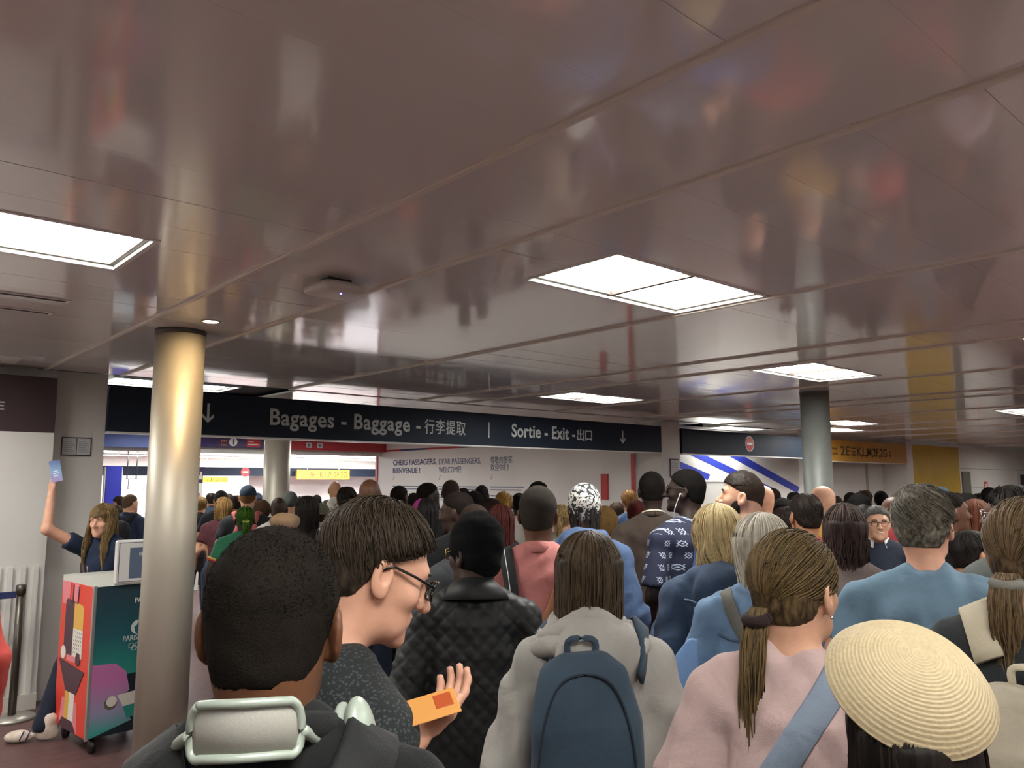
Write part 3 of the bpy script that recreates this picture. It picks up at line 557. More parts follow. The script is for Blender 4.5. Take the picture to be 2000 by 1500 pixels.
def hairm(c0, c1=None, rough=.5, zs=.12):
    key = ('hair', str(c0), str(c1), rough, zs)
    if key in _MC: return _MC[key]
    t = NT('hair'); a = lin(c0); b = lin(c1) if c1 else tuple(min(1, v*1.9+.004) for v in a[:3])+(1,); t.set(Roughness=rough+.1, Specular_IOR_Level=.18)
    mp = t.coords('Object', (1, 1, zs)); n1 = t.noise(mp, 90, 3); m2 = t.coords(); n0 = t.noise(m2, 9, 2)
    at_ = t.n('ShaderNodeAttribute', attribute_name='rnd'); mx = t.n('ShaderNodeMath', operation='MULTIPLY_ADD'); t.l(at_, 'Fac', mx, 0); mx.inputs[1].default_value = .5; t.l(n1, 0, mx, 2)
    m3 = t.n('ShaderNodeMath', operation='MULTIPLY_ADD'); t.l(n0, 0, m3, 0); m3.inputs[1].default_value = .5; t.l(mx, 0, m3, 2)
    r = t.ramp(m3, 0, [(.6, tuple(v*.8 for v in a[:3])+(1,)), (1., tuple(v*.8 for v in b[:3])+(1,))]); t.l(r, 0, t.b, 'Base Color'); t.bump(n1, 0, .5, .006); _MC[key] = t.m; return t.m
def fuzz(col):
    key = ('fuzz', str(col))
    if key in _MC: return _MC[key]
    t = NT('cropped_hair'); c = lin(col); t.set(Roughness=.9, Specular_IOR_Level=.08); mp = t.coords(); n1 = t.noise(mp, 620, 3); n0 = t.noise(mp, 22, 3)
    mx = t.n('ShaderNodeMix', data_type='FLOAT', i_Factor=.5); t.l(n1, 0, mx, 2); t.l(n0, 0, mx, 3)
    r = t.ramp(mx, 0, [(.35, c), (.75, tuple(min(1, v*1.7+.003) for v in c[:3])+(1,))]); t.l(r, 0, t.b, 'Base Color'); t.bump(n1, 0, .6, .003); _MC[key] = t.m; return t.m
SK = dict(dark='3a2820', brown='5e4030', deep='2c1f1a', tan='a8795c', light='c69a80', pink='d2a28a', olive='b48a6a')

# ------------------------------------------------------------------ shared legs and shoes (scaled by height)
_LEG = {}
def leg_mesh(kind):
    if kind in _LEG: return _LEG[kind]
    v = Vol(axis(-.25, .25, .022), axis(-.2, .25, .022), axis(-.02, 1.06, .035))
    v.add(loft([(.84, 0, -.01, .165, .12), (1.02, 0, 0, .155, .11)]), .03); v.add(ell((0, -.04, .88), (.16, .12, .12)), .04)
    wd = {'slim': .9, 'wide': 1.2, 'mid': 1.05}[kind]
    for s in (-1, 1):
        v.add(cone((s*.085, 0, .86), (s*.10, .012, .50), .085*wd, .062*wd), .03); v.add(cone((s*.10, .012, .50), (s*.115, -.02, .09), .062*wd, .05*wd), .02)
    folds(v, 5, 22, .005); v.cut(lambda x, y, z: .07-z+0*x+0*y); V, Q = v.mesh(); o = obj_np('trousers', V, Q, plain('tmp', '222222'), None); me = o.data; bpy.data.objects.remove(o); _LEG[kind] = me; return me
def shoe_mesh():
    if 'shoe' in _LEG: return _LEG['shoe']
    v = Vol(axis(-.07, .07, .009), axis(-.12, .22, .011), axis(-.02, .16, .009))
    v.add(ell((0, .12, .035), (.046, .075, .04)), .02); v.add(ell((0, -.03, .05), (.036, .065, .055)), .03); v.add(cone((0, -.035, .08), (0, -.04, .13), .04, .04), .02); v.cut(lambda x, y, z: .012-z+0*x+0*y); V, Q = v.mesh()
    o = obj_np('shoe', V, Q, plain('tmp', '222222'), None); me = o.data; bpy.data.objects.remove(o); _LEG['shoe'] = me; return me
def use(name, me, mat, parent, loc=(0, 0, 0), sc=(1, 1, 1), rz=0):
    o = bpy.data.objects.new(name, me); link(o, parent); o.material_slots[0].link = 'OBJECT'; o.material_slots[0].material = mat; o.location = loc; o.scale = sc; o.rotation_euler = (0, 0, rz); return o

def rotm(yaw, pitch, roll=0):
    cy, sy, cp, sp, cr, sr = math.cos(yaw), math.sin(yaw), math.cos(pitch), math.sin(pitch), math.cos(roll), math.sin(roll)
    Rz = np.array([[cy, -sy, 0], [sy, cy, 0], [0, 0, 1]]); Rx = np.array([[1, 0, 0], [0, cp, -sp], [0, sp, cp]]); Ry = np.array([[cr, 0, sr], [0, 1, 0], [-sr, 0, cr]]); return Rz@Rx@Ry
CRC = A3(0, -.012, .035); CRR = A3(.074, .095, .085)
def scalp(th, ph, t=0.):      # ph 0 = back of the head, +-pi = front
    th, ph, t = np.broadcast_arrays(th, ph, t)
    return np.stack([CRC[0]+(CRR[0]+t)*np.sin(th)*np.sin(ph), CRC[1]-(CRR[1]+t)*np.sin(th)*np.cos(ph), CRC[2]+(CRR[2]+t)*np.cos(th)], -1)
HL_Y = [-.13, -.06, -.04, -.022, -.005, .012, .035, .06, .08, .12]; HL_Z = [-.066, -.064, -.05, .0, .026, .033, .046, .064, .078, .085]
def hairline(y): return np.interp(y, HL_Y, HL_Z)

class Fig:
    """a standing person; local frame: +y forward, +x to the person's right, z up, origin on the floor under the body"""
    def __init__(s, label, px, py, d, turn=0, hat=0., sk='light', wd=1., fat=1., hy=0., hp=0., hr=0., group='passengers in the queue', lean=.0, hs=1., name='person', H=None, cat='person', ext=0., off=(0, 0)):
        P = at(px, py, d); s.d = d; s.ztop = P[2]-hat; s.H = s.ztop if H is None else H; k = s.s = s.H/1.75; s.wd = wd; s.fat = fat; s.hs = hs; s.sk = skin(SK.get(sk, sk)); s.seed = int(abs(px*7+py*13)) % 9999; s.lean = lean
        az = math.atan2(P[1], P[0]); s.rz = az-rad(turn)-pi/2
        s.R = rotm(-rad(hy), rad(hp), rad(hr)); s.hc = A3(0, .02+lean, s.ztop-.120*hs)      # head centre
        c, sn = math.cos(s.rz), math.sin(s.rz); hx, hyy = s.hc[0]+off[0], s.hc[1]+off[1]
        s.loc = (P[0]-(c*hx-sn*hyy), P[1]-(sn*hx+c*hyy), 0)
        s.o = thing(name, label, cat, s.loc, s.rz, group); s.hv = min(.013, max(.0050, d*.0022)); s.bv = min(.034, max(.010, d*.0052)); s.sho = 1.435*k; s.arms = {}; s.extra = []; s.fine = []; s.facefeat = d < 6.5
        for sd in (-1, 1): s.arm(sd)
    def h(s, p): return s.hc+s.R@(np.array(p, float)*s.hs)          # head space -> local
    def hM(s, P): P = np.asarray(P, float); return s.hc+(P*s.hs)@s.R.T
    def arm(s, sd, elbow=None, wrist=None, drop=0.):
        k, w_ = s.s, s.wd; sh = A3(sd*.168*w_*k**.5, -.012+s.lean*.7, s.sho-.052*k-drop)
        s.arms[sd] = [sh, A3(*elbow) if elbow is not None else A3(sd*(.245*w_), -.045, 1.12*k), A3(*wrist) if wrist is not None else A3(sd*.235*w_, .07, .88*k)]; return s
    def head_prims(s):
        R, q = s.R, s.hs; E = lambda c, r, Rl=None: ell(s.h(c), np.array(r)*q, R if Rl is None else R@Rl); Cn = lambda a, b, ra, rb: cone(s.h(a), s.h(b), ra*q, rb*q)
        A = [(E(CRC, CRR), .02), (E((0, .03, -.03), (.060, .060, .085)), .035), (E((0, -.04, -.03), (.058, .055, .06)), .04), (E((0, .046, -.076), (.049, .047, .034)), .025), (E((0, .086, -.097), (.021, .017, .016)), .02)]
        if s.facefeat:
            A += [(Cn((0, .088, .018), (0, .117, -.024), .0075, .0130), .012), (E((.013, .098, -.026), (.009, .011, .008)), .008), (E((-.013, .098, -.026), (.009, .011, .008)), .008), (Cn((-.034, .072, .03), (.034, .072, .03), .015, .015), .018),
                  (E((.038, .058, -.018), (.024, .025, .022)), .02), (E((-.038, .058, -.018), (.024, .025, .022)), .02), (Cn((-.017, .090, -.050), (.017, .090, -.050), .0065, .0065), .007), (Cn((-.014, .089, -.062), (.014, .089, -.062), .0075, .0075), .007)]
        S = []
        if s.facefeat: S = [(E((.032, .099, .010), (.017, .016, .011)), .012), (E((-.032, .099, .010), (.017, .016, .011)), .012), (Cn((-.021, .101, -.056), (.021, .101, -.056), .0022, .0022), .004)]
        for sd in (-1, 1):
            Rl = rotm(sd*rad(15), rad(12)); A.append((E((sd*.080, -.010, -.006), (.0085, .022, .035), Rl), .006)); A.append((E((sd*.075, .0, -.03), (.008, .010, .011)), .008))
            if s.hv < .008: S.append((E((sd*.089, -.006, .001), (.0105, .0125, .020), Rl), .003))
        return A, S
    def hand(s, sd, w_=None, f=None, n=None, curl=.5, sc=1., point=0):
        sh, e, wr = s.arms[sd]; w_ = wr if w_ is None else A3(*w_); f = (wr-e) if f is None else A3(*f); f = f/np.linalg.norm(f); n = A3(-sd, .3, 0) if n is None else A3(*n); n = n-f*(n@f); n /= np.linalg.norm(n); t = np.cross(n, f)*(-sd)
        if t[1] < 0 and abs(t[1]) > .5 and n is None: t = -t
        out = [(ell(w_+f*.048*sc, A3(.038, .052, .016)*sc, np.stack([t, f, n], 1)), .015)]
        for i, L in enumerate((.070, .078, .072, .056)):
            p = w_+f*.088*sc+t*(.030-.0195*i)*sc; dr = f+t*(.12-.08*i); dr /= np.linalg.norm(dr); a = 0.
            for j, fr in enumerate((.45, .32, .25)):
                a += curl*(.5 if j == 0 else .8); q = p+(dr*math.cos(a)+n*math.sin(a))*L*fr*sc; out.append((cone(p, q, (.0092-.0008*j)*sc, (.0086-.0008*j)*sc), .004)); p = q
        p = w_+f*.028*sc+t*.032*sc; dr = t*.75+f*.6+n*.35; dr /= np.linalg.norm(dr); q = p+dr*.036*sc; out.append((cone(p, q, .0125*sc, .0105*sc), .010)); dr = t*.25+f*.85+n*.45; dr /= np.linalg.norm(dr); out.append((cone(q, q+dr*.032*sc, .0105*sc, .009*sc), .006)); return out
    def body(s, hands=True, legs=True):
        k = s.s; hc = s.hc; A, S = s.head_prims(); f = s.fat; hv = s.hv; q = s.hs
        nb = A3(0, -.025+s.lean*.75, s.sho+.03*k); A.insert(5, (cone(s.h((0, -.028, -.045)), nb, .049*q, .056*q*f**.5), .035))
        B = [(loft([(.86*k, 0, -.01, .14*f, .10*f), (1.05*k, 0, 0, .13*f, .09*f), (1.28*k, 0, s.lean*.4, .15*s.wd, .105*f), (1.40*k, 0, s.lean*.7-.01, .15*s.wd, .085), (1.46*k, 0, s.lean*.75-.015, .085, .06)]), .04)]
        hp = []
        for sd in (-1, 1):
            sh, e, wr = s.arms[sd]; B += [(cone((sd*.05, nb[1]+.005, s.sho+.01*k), sh, .055, .056), .03), (cone(sh, e, .050, .041), .03), (cone(e, wr, .040, .027), .02)]
            if hands: hp += s.hands_.get(sd) if hasattr(s, 'hands_') and sd in s.hands_ else s.hand(sd)
            if legs: B += [(cone((sd*.085, 0, .88*k), (sd*.10, .01, .5*k), .07, .05), .03), (cone((sd*.10, .01, .5*k), (sd*.115, -.02, .1*k), .05, .04), .02)]
        B += hp+s.extra
        lo = np.min([p[0][1] for p in A+B], 0)-.03; hi = np.max([p[0][2] for p in A+B], 0)+.03; hr = .125*q
        fx = [(hc[0]-hr, hc[0]+hr, hv)]+[(b[0][0], b[1][0], b[2]) for b in s.fine]; fyy = [(hc[1]-hr, hc[1]+hr, hv)]+[(b[0][1], b[1][1], b[2]) for b in s.fine]; fz = [(hc[2]-.16*q, hc[2]+.13*q, hv)]+[(b[0][2], b[1][2], b[2]) for b in s.fine]
        vz = axis(lo[2], min(.95*k, hi[2]), max(.06, s.bv*2), [f_ for f_ in fz if f_[0] < .95*k]); Z = np.concatenate([vz[:-1], axis(float(vz[-1]) if False else vz[-2]+.0+(vz[-1]-vz[-2]), hi[2], s.bv*1.7, fz)])
        bb_ = s.bv*2.0; v = Vol(axis(lo[0], hi[0], bb_, fx), axis(lo[1], hi[1], bb_, fyy), Z)
        for p, kk in A+B: v.add(p, kk)
        for p, kk in S: v.sub(p, kk)
        V, Q = v.mesh(); s.b = obj_np('body', V, Q, s.sk, s.o); return s
    # ---- hair -----------------------------------------------------------------
    def hvol(s, ext=.05, low=-.11, vox=None):
        vx = vox or s.hv*1.35; r = .115+ext; return Vol(axis(-r, r, vx), axis(-r-.02, r, vx), axis(low, .14+ext, vx))
    def hobj(s, name, v, mat, parent=None): V, Q = v.mesh(); return obj_np(name, s.hM(V), Q, mat, parent or s.o)
    def cap(s, mat, t=.007, noise=0., nf=60, name='hair', line=0., back=0., tz=0.):
        v = s.hvol(t); v.add(ell(CRC+A3(0, 0, tz), CRR+t), .01); v.add(ell((0, -.04, -.03), A3(.056, .055, .06)+t*.9), .03)
        if noise: folds(v, s.seed, nf, noise, 1.)
        v.cut(lambda x, y, z: (np.interp(y+back, HL_Y, HL_Z)+line-z)*.75+0*x); return s.hobj(name, v, mat)
    def combed(s, mat, n=500, t=.010, r=.0018, crown=.35, L=.9, rough=.006, line=0., name='hair_strands', tw=.25):
        ph = RNG.uniform(-pi, pi, n); u = RNG.random(n); th0 = crown+u*1.55; m = 9; th = th0[:, None]+np.linspace(0, 1, m)[None]*L*(.5+.7*RNG.random(n))[:, None]; p2 = ph[:, None]+np.linspace(0, 1, m)[None]*(RNG.normal(size=n)*.12+tw)[:, None]
        tt = t*(.75+.6*RNG.random(n))[:, None]-np.linspace(0, 1, m)[None]**2*.005; P = scalp(th, p2, tt); P += RNG.normal(size=(n, 1, 3))*rough*np.linspace(0, 1, m)[None, :, None]
        hl = hairline(P[:, :, 1])+line-.006; low = P[:, :, 2] < hl; cut = low.argmax(1); ok = ~low[:, 0]
        for i in np.where(low.any(1))[0]:
            c = cut[i]
            if c > 0: P[i, c:] = P[i, c-1]+np.linspace(0, .004, m-c)[:, None]*A3(0, 0, -1)
        return strands(name, s.hM(P[ok]), r, mat, s.o)
    def fuzzy(s, mat, n=2500, ln=.007, t=.006, r=.0005):
        ph = RNG.uniform(-pi, pi, n); th = np.arccos(RNG.uniform(-.75, 1, n)); P = scalp(th, ph, t); ok = P[:, 2] > hairline(P[:, 1])+.004; P = P[ok]; N = (P-CRC)/CRR**2; N /= np.linalg.norm(N, axis=1)[:, None]; m = 4; u = np.linspace(0, 1, m)[None, :, None]; J = RNG.normal(size=(len(P), 1, 3)); return strands('hair_strands', s.hM(P[:, None]+N[:, None]*u*ln+J*u*u*ln*.35), r, mat, s.o)
    def long_hair(s, mat, L=.25, t=.014, n=260, a=2.1, r=.004, wave=.006, wf=9., nar=.0, back=.0, part=.05, name='hair_strands', shell=True, frontlift=0., spread=1., fwd=0.):
        if shell:
            v = s.hvol(t+.03, -.14-L); v.add(ell(CRC, CRR+t*.8), .01); q = t*.7
            v.add(loft([(-L+.03, 0, -.05-back, .055-nar, .030), (-.12, 0, -.045-back*.5, .076*spread, .052), (-.02, 0, -.03, .080*spread, .075+q), (.05, 0, -.015, CRR[0]+q, CRR[1]+q)]), .03)
            v.sub(ell((0, .085, -.05), (.062, .075, .125)), .012); folds(v, s.seed, 45, .004, .15); s.hobj('hair', v, mat)
        ph = RNG.uniform(-a, a, n); m1, m2 = 8, 10; th0 = part+RNG.random(n)*.5; th = th0[:, None]+np.linspace(0, 1, m1)[None]*(1.57-th0)[:, None]
        tt = (t*(.7+.6*RNG.random(n)))[:, None]+0*th; P1 = scalp(th, ph[:, None]+0*th, tt); e = P1[:, -1]; z = np.linspace(0, 1, m2+1)[1:]; LL_ = (L+e[:, 2])*(.5+.6*RNG.random(n)**.6); P2 = np.repeat(e[:, None], m2, 1)
        P2[:, :, 2] -= z[None]*LL_[:, None]; sx = 1-(1-spread*.92)*z[None]-nar*6*z[None]; P2[:, :, 0] *= sx; P2[:, :, 1] = P2[:, :, 1]*(1-.25*z[None])-back*z[None]-.02*z[None]+fwd*np.minimum(1, z*1.6)[None]*(np.abs(ph) > 1.15)[:, None]
        wv = wave*np.sin(wf*z[None]*2*pi*LL_[:, None]/.3+(4*ph+RNG.uniform(0, 1.2, n))[:, None])*z[None]**.5; P2[:, :, 0] += wv; P2[:, :, 1] += wv*.7*np.sin(ph)[:, None]
        return strands(name, s.hM(np.concatenate([P1, P2], 1)), r*(.6+.7*RNG.random(n)), mat, s.o)
    def pony(s, mat, tie=(0, -.105, .03), L=.3, n=160, t=.010, r=.0026, drop=(0, -.02, -1), thick=.026, name='ponytail', bend=.04, n2=130, tiemat=None, tier=.027):
        T = A3(*tie); dT = (T-CRC)/CRR; dT /= np.linalg.norm(dT); ph = RNG.uniform(-pi, pi, n); th = .15+1.45*RNG.random(n)**.6; S = scalp(th, ph, 0.); ok = S[:, 2] > hairline(S[:, 1])-.012; S = S[ok]; D = (S-CRC)/CRR; D /= np.linalg.norm(D, axis=1)[:, None]; m = 10; u = np.linspace(0, 1, m)[None, :, None]
        W = D[:, None]*(1-u)+dT[None, None]*u; W /= np.linalg.norm(W, axis=2, keepdims=True)+1e-6; tt = t*(.8+.5*RNG.random(len(S)))[:, None, None]; P = CRC+W*(CRR+tt); strands('hair_strands', s.hM(P), r, mat, s.o)
        m = 14; u = np.linspace(0, 1, m); dr = A3(*drop); dr /= np.linalg.norm(dr); o0 = RNG.normal(size=(n2, 2)); o0 *= (thick*RNG.random(n2)**.5/np.linalg.norm(o0, axis=1))[:, None]
        prof = np.interp(u, [0, .08, .3, .75, 1], [.55, .9, 1., .75, .2]); ln = L*(.75+.3*RNG.random(n2)); P = np.zeros((n2, m, 3)); P += T+A3(0, -.008, 0); P += dr*(u[None, :, None]*ln[:, None, None]); P[:, :, 1] -= bend*np.sin(np.minimum(1, u*1.6)*pi)[None]*.8; P[:, :, 0] += o0[:, :1]*prof[None]; P[:, :, 1] += o0[:, 1:]*prof[None]*.8
        P[:, :, 0] += .004*np.sin(u[None]*9+RNG.uniform(0, 6, n2)[:, None]); strands(name, s.hM(P), r*1.15, mat, s.o)
        if tiemat is not None:
            rg = [T+A3(0, -.012-bend*.25, -.022)+(thick*.62+.004)*(A3(1, 0, 0)*math.cos(a)+A3(0, .85, .25)*math.sin(a)) for a in np.linspace(0, 2*pi, 21)]; tube('hair_tie', s.hM(rg), .0125*s.hs, tiemat, s.o, 8)
    def braids(s, mat, L=.28, n=70, r=.0048, a=1.9, t=.008, mat2=None, sel=None, wave=.003, back=.02):
        ph = RNG.uniform(-a, a, n); m1, m2 = 8, 12; th0 = .05+RNG.random(n)*.6; th = th0[:, None]+np.linspace(0, 1, m1)[None]*(1.7-th0)[:, None]; P1 = scalp(th, ph[:, None]+0*th, t+.006*RNG.random(n)[:, None]); e = P1[:, -1]; z = np.linspace(0, 1, m2+1)[1:]; P2 = np.repeat(e[:, None], m2, 1); P2[:, :, 2] -= z[None]*((L+e[:, 2])*(.8+.25*RNG.random(n)))[:, None]; P2[:, :, 0] += wave*np.sin(8*z[None]+ph[:, None]*9); P2[:, :, 1] -= back*z[None]
        P = s.hM(np.concatenate([P1, P2], 1)); s.cap(mat, .008)
        if mat2 is None: return strands('braids', P, r, mat, s.o, 5, False)
        k = (ph > sel[0]) & (ph < sel[1]); strands('braids', P[~k], r, mat, s.o, 5, False); strands('coloured_braids', P[k], r*1.15, mat2, s.o, 5, False)
    def eyes(s, iris='2a1a10', brow='1c1512', browt=.0035):
        for sd in (-1, 1):
            c = A3(sd*.032, .0680, .010); V, Q = [], None; n, m = 10, 14
            R_ = [[s.h(c+.0118*A3(math.sin(a)*math.cos(b), math.sin(a)*math.sin(b), math.cos(a))) for b in np.arange(m)*2*pi/m] for a in np.linspace(.05, pi-.05, n)]; e = rings('eye', R_, plain('eye_white', 'd8d2cb', .2), s.o)
            R_ = [[s.h(c+A3(rr*math.cos(b), yy, rr*math.sin(b))) for b in np.arange(m)*2*pi/m] for rr, yy in ((.0055, .0100), (.0045, .0115), (.001, .0123))]; rings('iris', R_, plain('iris', iris, .15), e)
            tube('eyebrow', s.hM([(sd*.014, .093, .030), (sd*.027, .0935, .035), (sd*.046, .080, .031)]), browt, plain('brow_hair', brow, .8), s.o, 6)
    def glasses(s, mat, half=.021, lens=None, y=.101, z=.010, rim=.0022, square=.55):
        o = []
        for sd in (-1, 1):
            rg = [A3(sd*.033+half*np.sign(math.cos(a))*abs(math.cos(a))**square, y-.010*abs(math.cos(a))**2*(1 if sd*math.cos(a) > 0 else .2), z+half*.8*np.sign(math.sin(a))*abs(math.sin(a))**square) for a in np.linspace(0, 2*pi, 21)]
            if sd == -1: first = tube('glasses', s.hM(rg), rim, mat, s.o, 6)
            else: tube('rim', s.hM(rg), rim, mat, first, 6)
            tube('temple', s.hM([(sd*.055, y-.012, z+.006), (sd*.077, .05, z+.010), (sd*.083, .0, z+.012), (sd*.081, -.018, z-.004)]), rim, mat, first, 6)
            if lens: mk('lens', [s.h(p*A3(1, 1, 1)) for p in rg[:-1]], [tuple(range(20))], lens, first)
        tube('bridge', s.hM([(-.012, y, z+.006), (0, y+.004, z+.009), (.012, y, z+.006)]), rim, mat, first, 6)
    # ---- garments -------------------------------------------------------------
    def top(s, mat, style='tee', th=.012, hem=None, fold=.004, ff=13., sleeve=None, name='shirt', vox=None, post=None, loose=1., hoodm=None, slm=None, cuff=None):
        k, f = s.s, s.fat; long_ = style in ('long', 'hoodie', 'coat', 'jacket'); hem = hem if hem is not None else {'coat': .55*k}.get(style, .86*k); L = s.lean; w_ = s.wd
        keys = [(hem, 0, -.01, (.172 if hem > .7 else .21)*f*loose+th, .118*f*loose+th), (1.02*k, 0, 0, .150*f*loose+th, .108*f*loose+th), (1.28*k, 0, L*.4-.004, .150*w_*f**.5+th, .116*f**.7+th), (1.385*k, 0, L*.68-.012, .150*w_+th*.6, .098*f**.5+th), (1.435*k, 0, L*.73-.016, .13*w_+th*.5, .078+th*.7), (1.49*k, 0, L*.76-.02, .068+th*.4, .062+th*.5)]
        P = [(loft(keys), .03), (ell((0, L*.7-.032, 1.385*k), (.115*w_, .080+th*.7, .080)), .05)]; ends = []
        for sd in (-1, 1):
            sh, e, wr = s.arms[sd]; nb = A3(sd*.045, L*.75-.022, s.sho+.022*k); P.append((cone(nb, sh+A3(0, 0, .004), .055+th*.5, .060+th*.7), .035))
            if long_: P += [(cone(sh, e, .056+th*.7, .047+th*.9), .016), (cone(e, wr+(e-wr)*.08, .046+th*.9, .034+th), .02)]
            else: q = sleeve or .62; ee = sh+(e-sh)*q; P.append((cone(sh, ee+(e-sh)*.12, .056+th*.6, .052+th*1.2), .016)); ends.append((ee, (e-sh)/np.linalg.norm(e-sh)))
        if style == 'hoodie' or hoodm == 1:
            for a in np.linspace(-2.3, 2.3, 11):
                c = A3(.085*math.sin(a), L*.76-.035-.072*math.cos(a), s.sho+.062*k-.028*(1-math.cos(a))*.8); P.append((ell(c, (.042, .042, .036)), .03))
            P.append((ell((0, L*.7-.135, s.sho-.0*k), (.125, .06, .085)), .05))
        lo = np.min([p[0][1] for p in P], 0)-.03; hi = np.max([p[0][2] for p in P], 0)+.03; vx = vox or s.bv
        Z = np.concatenate([axis(lo[2], 1.0*k, vx*1.8)[:-1], axis(1.0*k, hi[2], vx)]) if lo[2] < .98*k else axis(lo[2], hi[2], vx)
        v = Vol(axis(lo[0], hi[0], vx), axis(lo[1], hi[1], vx), Z)
        for p, kk in P: v.add(p, kk)
        for c, dr in ends:
            sdv = np.sign(c[0]); x, y, z = v.full(); g = (x-c[0])*dr[0]+(y-c[1])*dr[1]+(z-c[2])*dr[2]; side = (x*sdv > .135*w_)
            v.D = np.where(side, np.maximum(v.D, np.minimum(g, .03)), v.D).astype(np.float32)
        if fold: folds(v, s.seed, ff*3.0, fold*2.4, mod=True)
        if style == 'hoodie' or hoodm == 1: v.sub(ell((0, L*.76+.0, s.sho+.12*k), (.068, .066, .085)), .02)
        if post: post(v)
        V, Q = v.mesh(); s.shirt = obj_np(name, V, Q, mat, s.o); s.ends = ends; return s.shirt
    def neckband(s, mat, r=.011, rr=(.066, .060), z=0., name='collar', tilt=.25):
        k = s.s; c = A3(0, s.lean*.76-.020, s.sho+.056*k+z); tube(name, [c+A3((rr[0]-.006)*math.sin(a), -(rr[1]-.001)*math.cos(a), .02*math.cos(a)*tilt*4) for a in np.linspace(0, 2*pi, 25)], r, mat, s.shirt, 7)
    def shirt_collar(s, mat, h=.045, fl=.03, tip=.02):
        k = s.s; c = A3(0, s.lean*.76-.018, s.sho+.034*k); R_ = []
        for rr, z in ((.063, .0), (.064, h), (.068, h+.006), (.064+fl*.5, h*.6), (.064+fl, h*.1-tip*.3)): R_.append([c+A3((rr)*math.sin(a), -(rr-.004)*math.cos(a), z+.022*math.cos(a)*.9) for a in np.linspace(-2.7, 2.7, 30)])
        V = [p for r_ in R_ for p in r_]; Fc = []
        for i in range(len(R_)-1):
            for j in range(29): Fc.append((i*30+j, i*30+j+1, (i+1)*30+j+1, (i+1)*30+j))
        o = mk('collar', V, Fc, mat, s.shirt, True); md = o.modifiers.new('thick', 'SOLIDIFY'); md.thickness = .004; return o
    def legs(s, mat, kind='mid', shoe='1c1c1e', f=None):
        k = s.s; f = f or s.fat; use('trousers', leg_mesh(kind), mat, s.o, (0, 0, 0), (f*s.wd**.5, f, k))
        for sd in (-1, 1): use('shoe', shoe_mesh(), shoe if not isinstance(shoe, str) else plain('shoe_leather', shoe, .5), s.o, (sd*.115*f, -.02, 0), (1, 1, 1), rad(-8*sd))
    # ---- headwear -------------------------------------------------------------
    def beanie(s, mat, t=.013, h=.03, fold=.003, low=.0, name='beanie', tilt=0.):
        v = s.hvol(t+h); v.add(ell(CRC, CRR+t), .01); v.add(ell(CRC+A3(0, -.015, h), CRR*A3(.9, .9, .95)+t*.7), .03); v.add(ell((0, -.04, -.025), A3(.058, .055, .055)+t), .03); folds(v, s.seed, 40, fold, 2.); v.cut(lambda x, y, z: (.02+low+y*(.35+tilt)-z)*.9+0*x); return s.hobj(name, v, mat)
    def ballcap(s, mat, back=False, brim=None, t=.011):
        v = s.hvol(.03); v.add(ell(CRC+A3(0, 0, .004), CRR+t), .01); v.cut(lambda x, y, z: (.030+y*.05-z)+0*x); o = s.hobj('cap', v, mat); sg = -1 if back else 1; b = Vol(axis(-.1, .1, .006), axis(-.2, .2, .006), axis(-.02, .08, .004)); b.add(ell((0, sg*.115, .030), (.075, .075, .006)), .005); b.cut(lambda x, y, z: .05-sg*y+0*x+0*z); V, Q = b.mesh(); obj_np('brim', s.hM(V), Q, brim or mat, o); return o
    def dl(s, r, u, f): w_ = _R*r+_U*u+_F*f; c, sn = math.cos(s.rz), math.sin(s.rz); return A3(c*w_[0]+sn*w_[1], -sn*w_[0]+c*w_[1], w_[2])      # view directions -> local
    def world(s, p): c, sn = math.cos(s.rz), math.sin(s.rz); return A3(s.loc[0]+c*p[0]-sn*p[1], s.loc[1]+sn*p[0]+c*p[1], p[2])
    def local(s, P): c, sn = math.cos(s.rz), math.sin(s.rz); dx, dy = P[0]-s.loc[0], P[1]-s.loc[1]; return A3(c*dx+sn*dy, -sn*dx+c*dy, P[2])
    def own(s, name, label, cat, group=None): return thing(name, label, cat, s.loc, s.rz, group)
def ribbon(name, P, nrm, wd, th, mat, parent):               # flat strap along P, nrm = outward normals
    P = np.asarray(P, float); N = np.asarray(nrm, float); N = np.broadcast_to(N, P.shape); N = N/np.linalg.norm(N, axis=1)[:, None]; T = np.gradient(P, axis=0); T /= np.linalg.norm(T, axis=1)[:, None]+1e-9; B = np.cross(T, N); B /= np.linalg.norm(B, axis=1)[:, None]+1e-9
    R_ = [[p+b*wd/2*.96, p+b*wd/2+n*th*.5, p+b*wd/2*.9+n*th, p-b*wd/2*.9+n*th, p-b*wd/2+n*th*.5, p-b*wd/2*.96] for p, b, n in zip(P, B, N)]; return fixn(rings(name, R_, mat, parent))
def spline(P, n=24):
    P = np.asarray(P, float); t = np.linspace(0, 1, len(P)); u = np.linspace(0, 1, n); m = np.gradient(P, t, axis=0); i = np.clip(np.searchsorted(t, u)-1, 0, len(P)-2); h = t[1]-t[0]; q = ((u-t[i])/h)[:, None]
    return (2*q**3-3*q**2+1)*P[i]+(q**3-2*q**2+q)*h*m[i]+(-2*q**3+3*q**2)*P[i+1]+(q**3-q**2)*h*m[i+1]
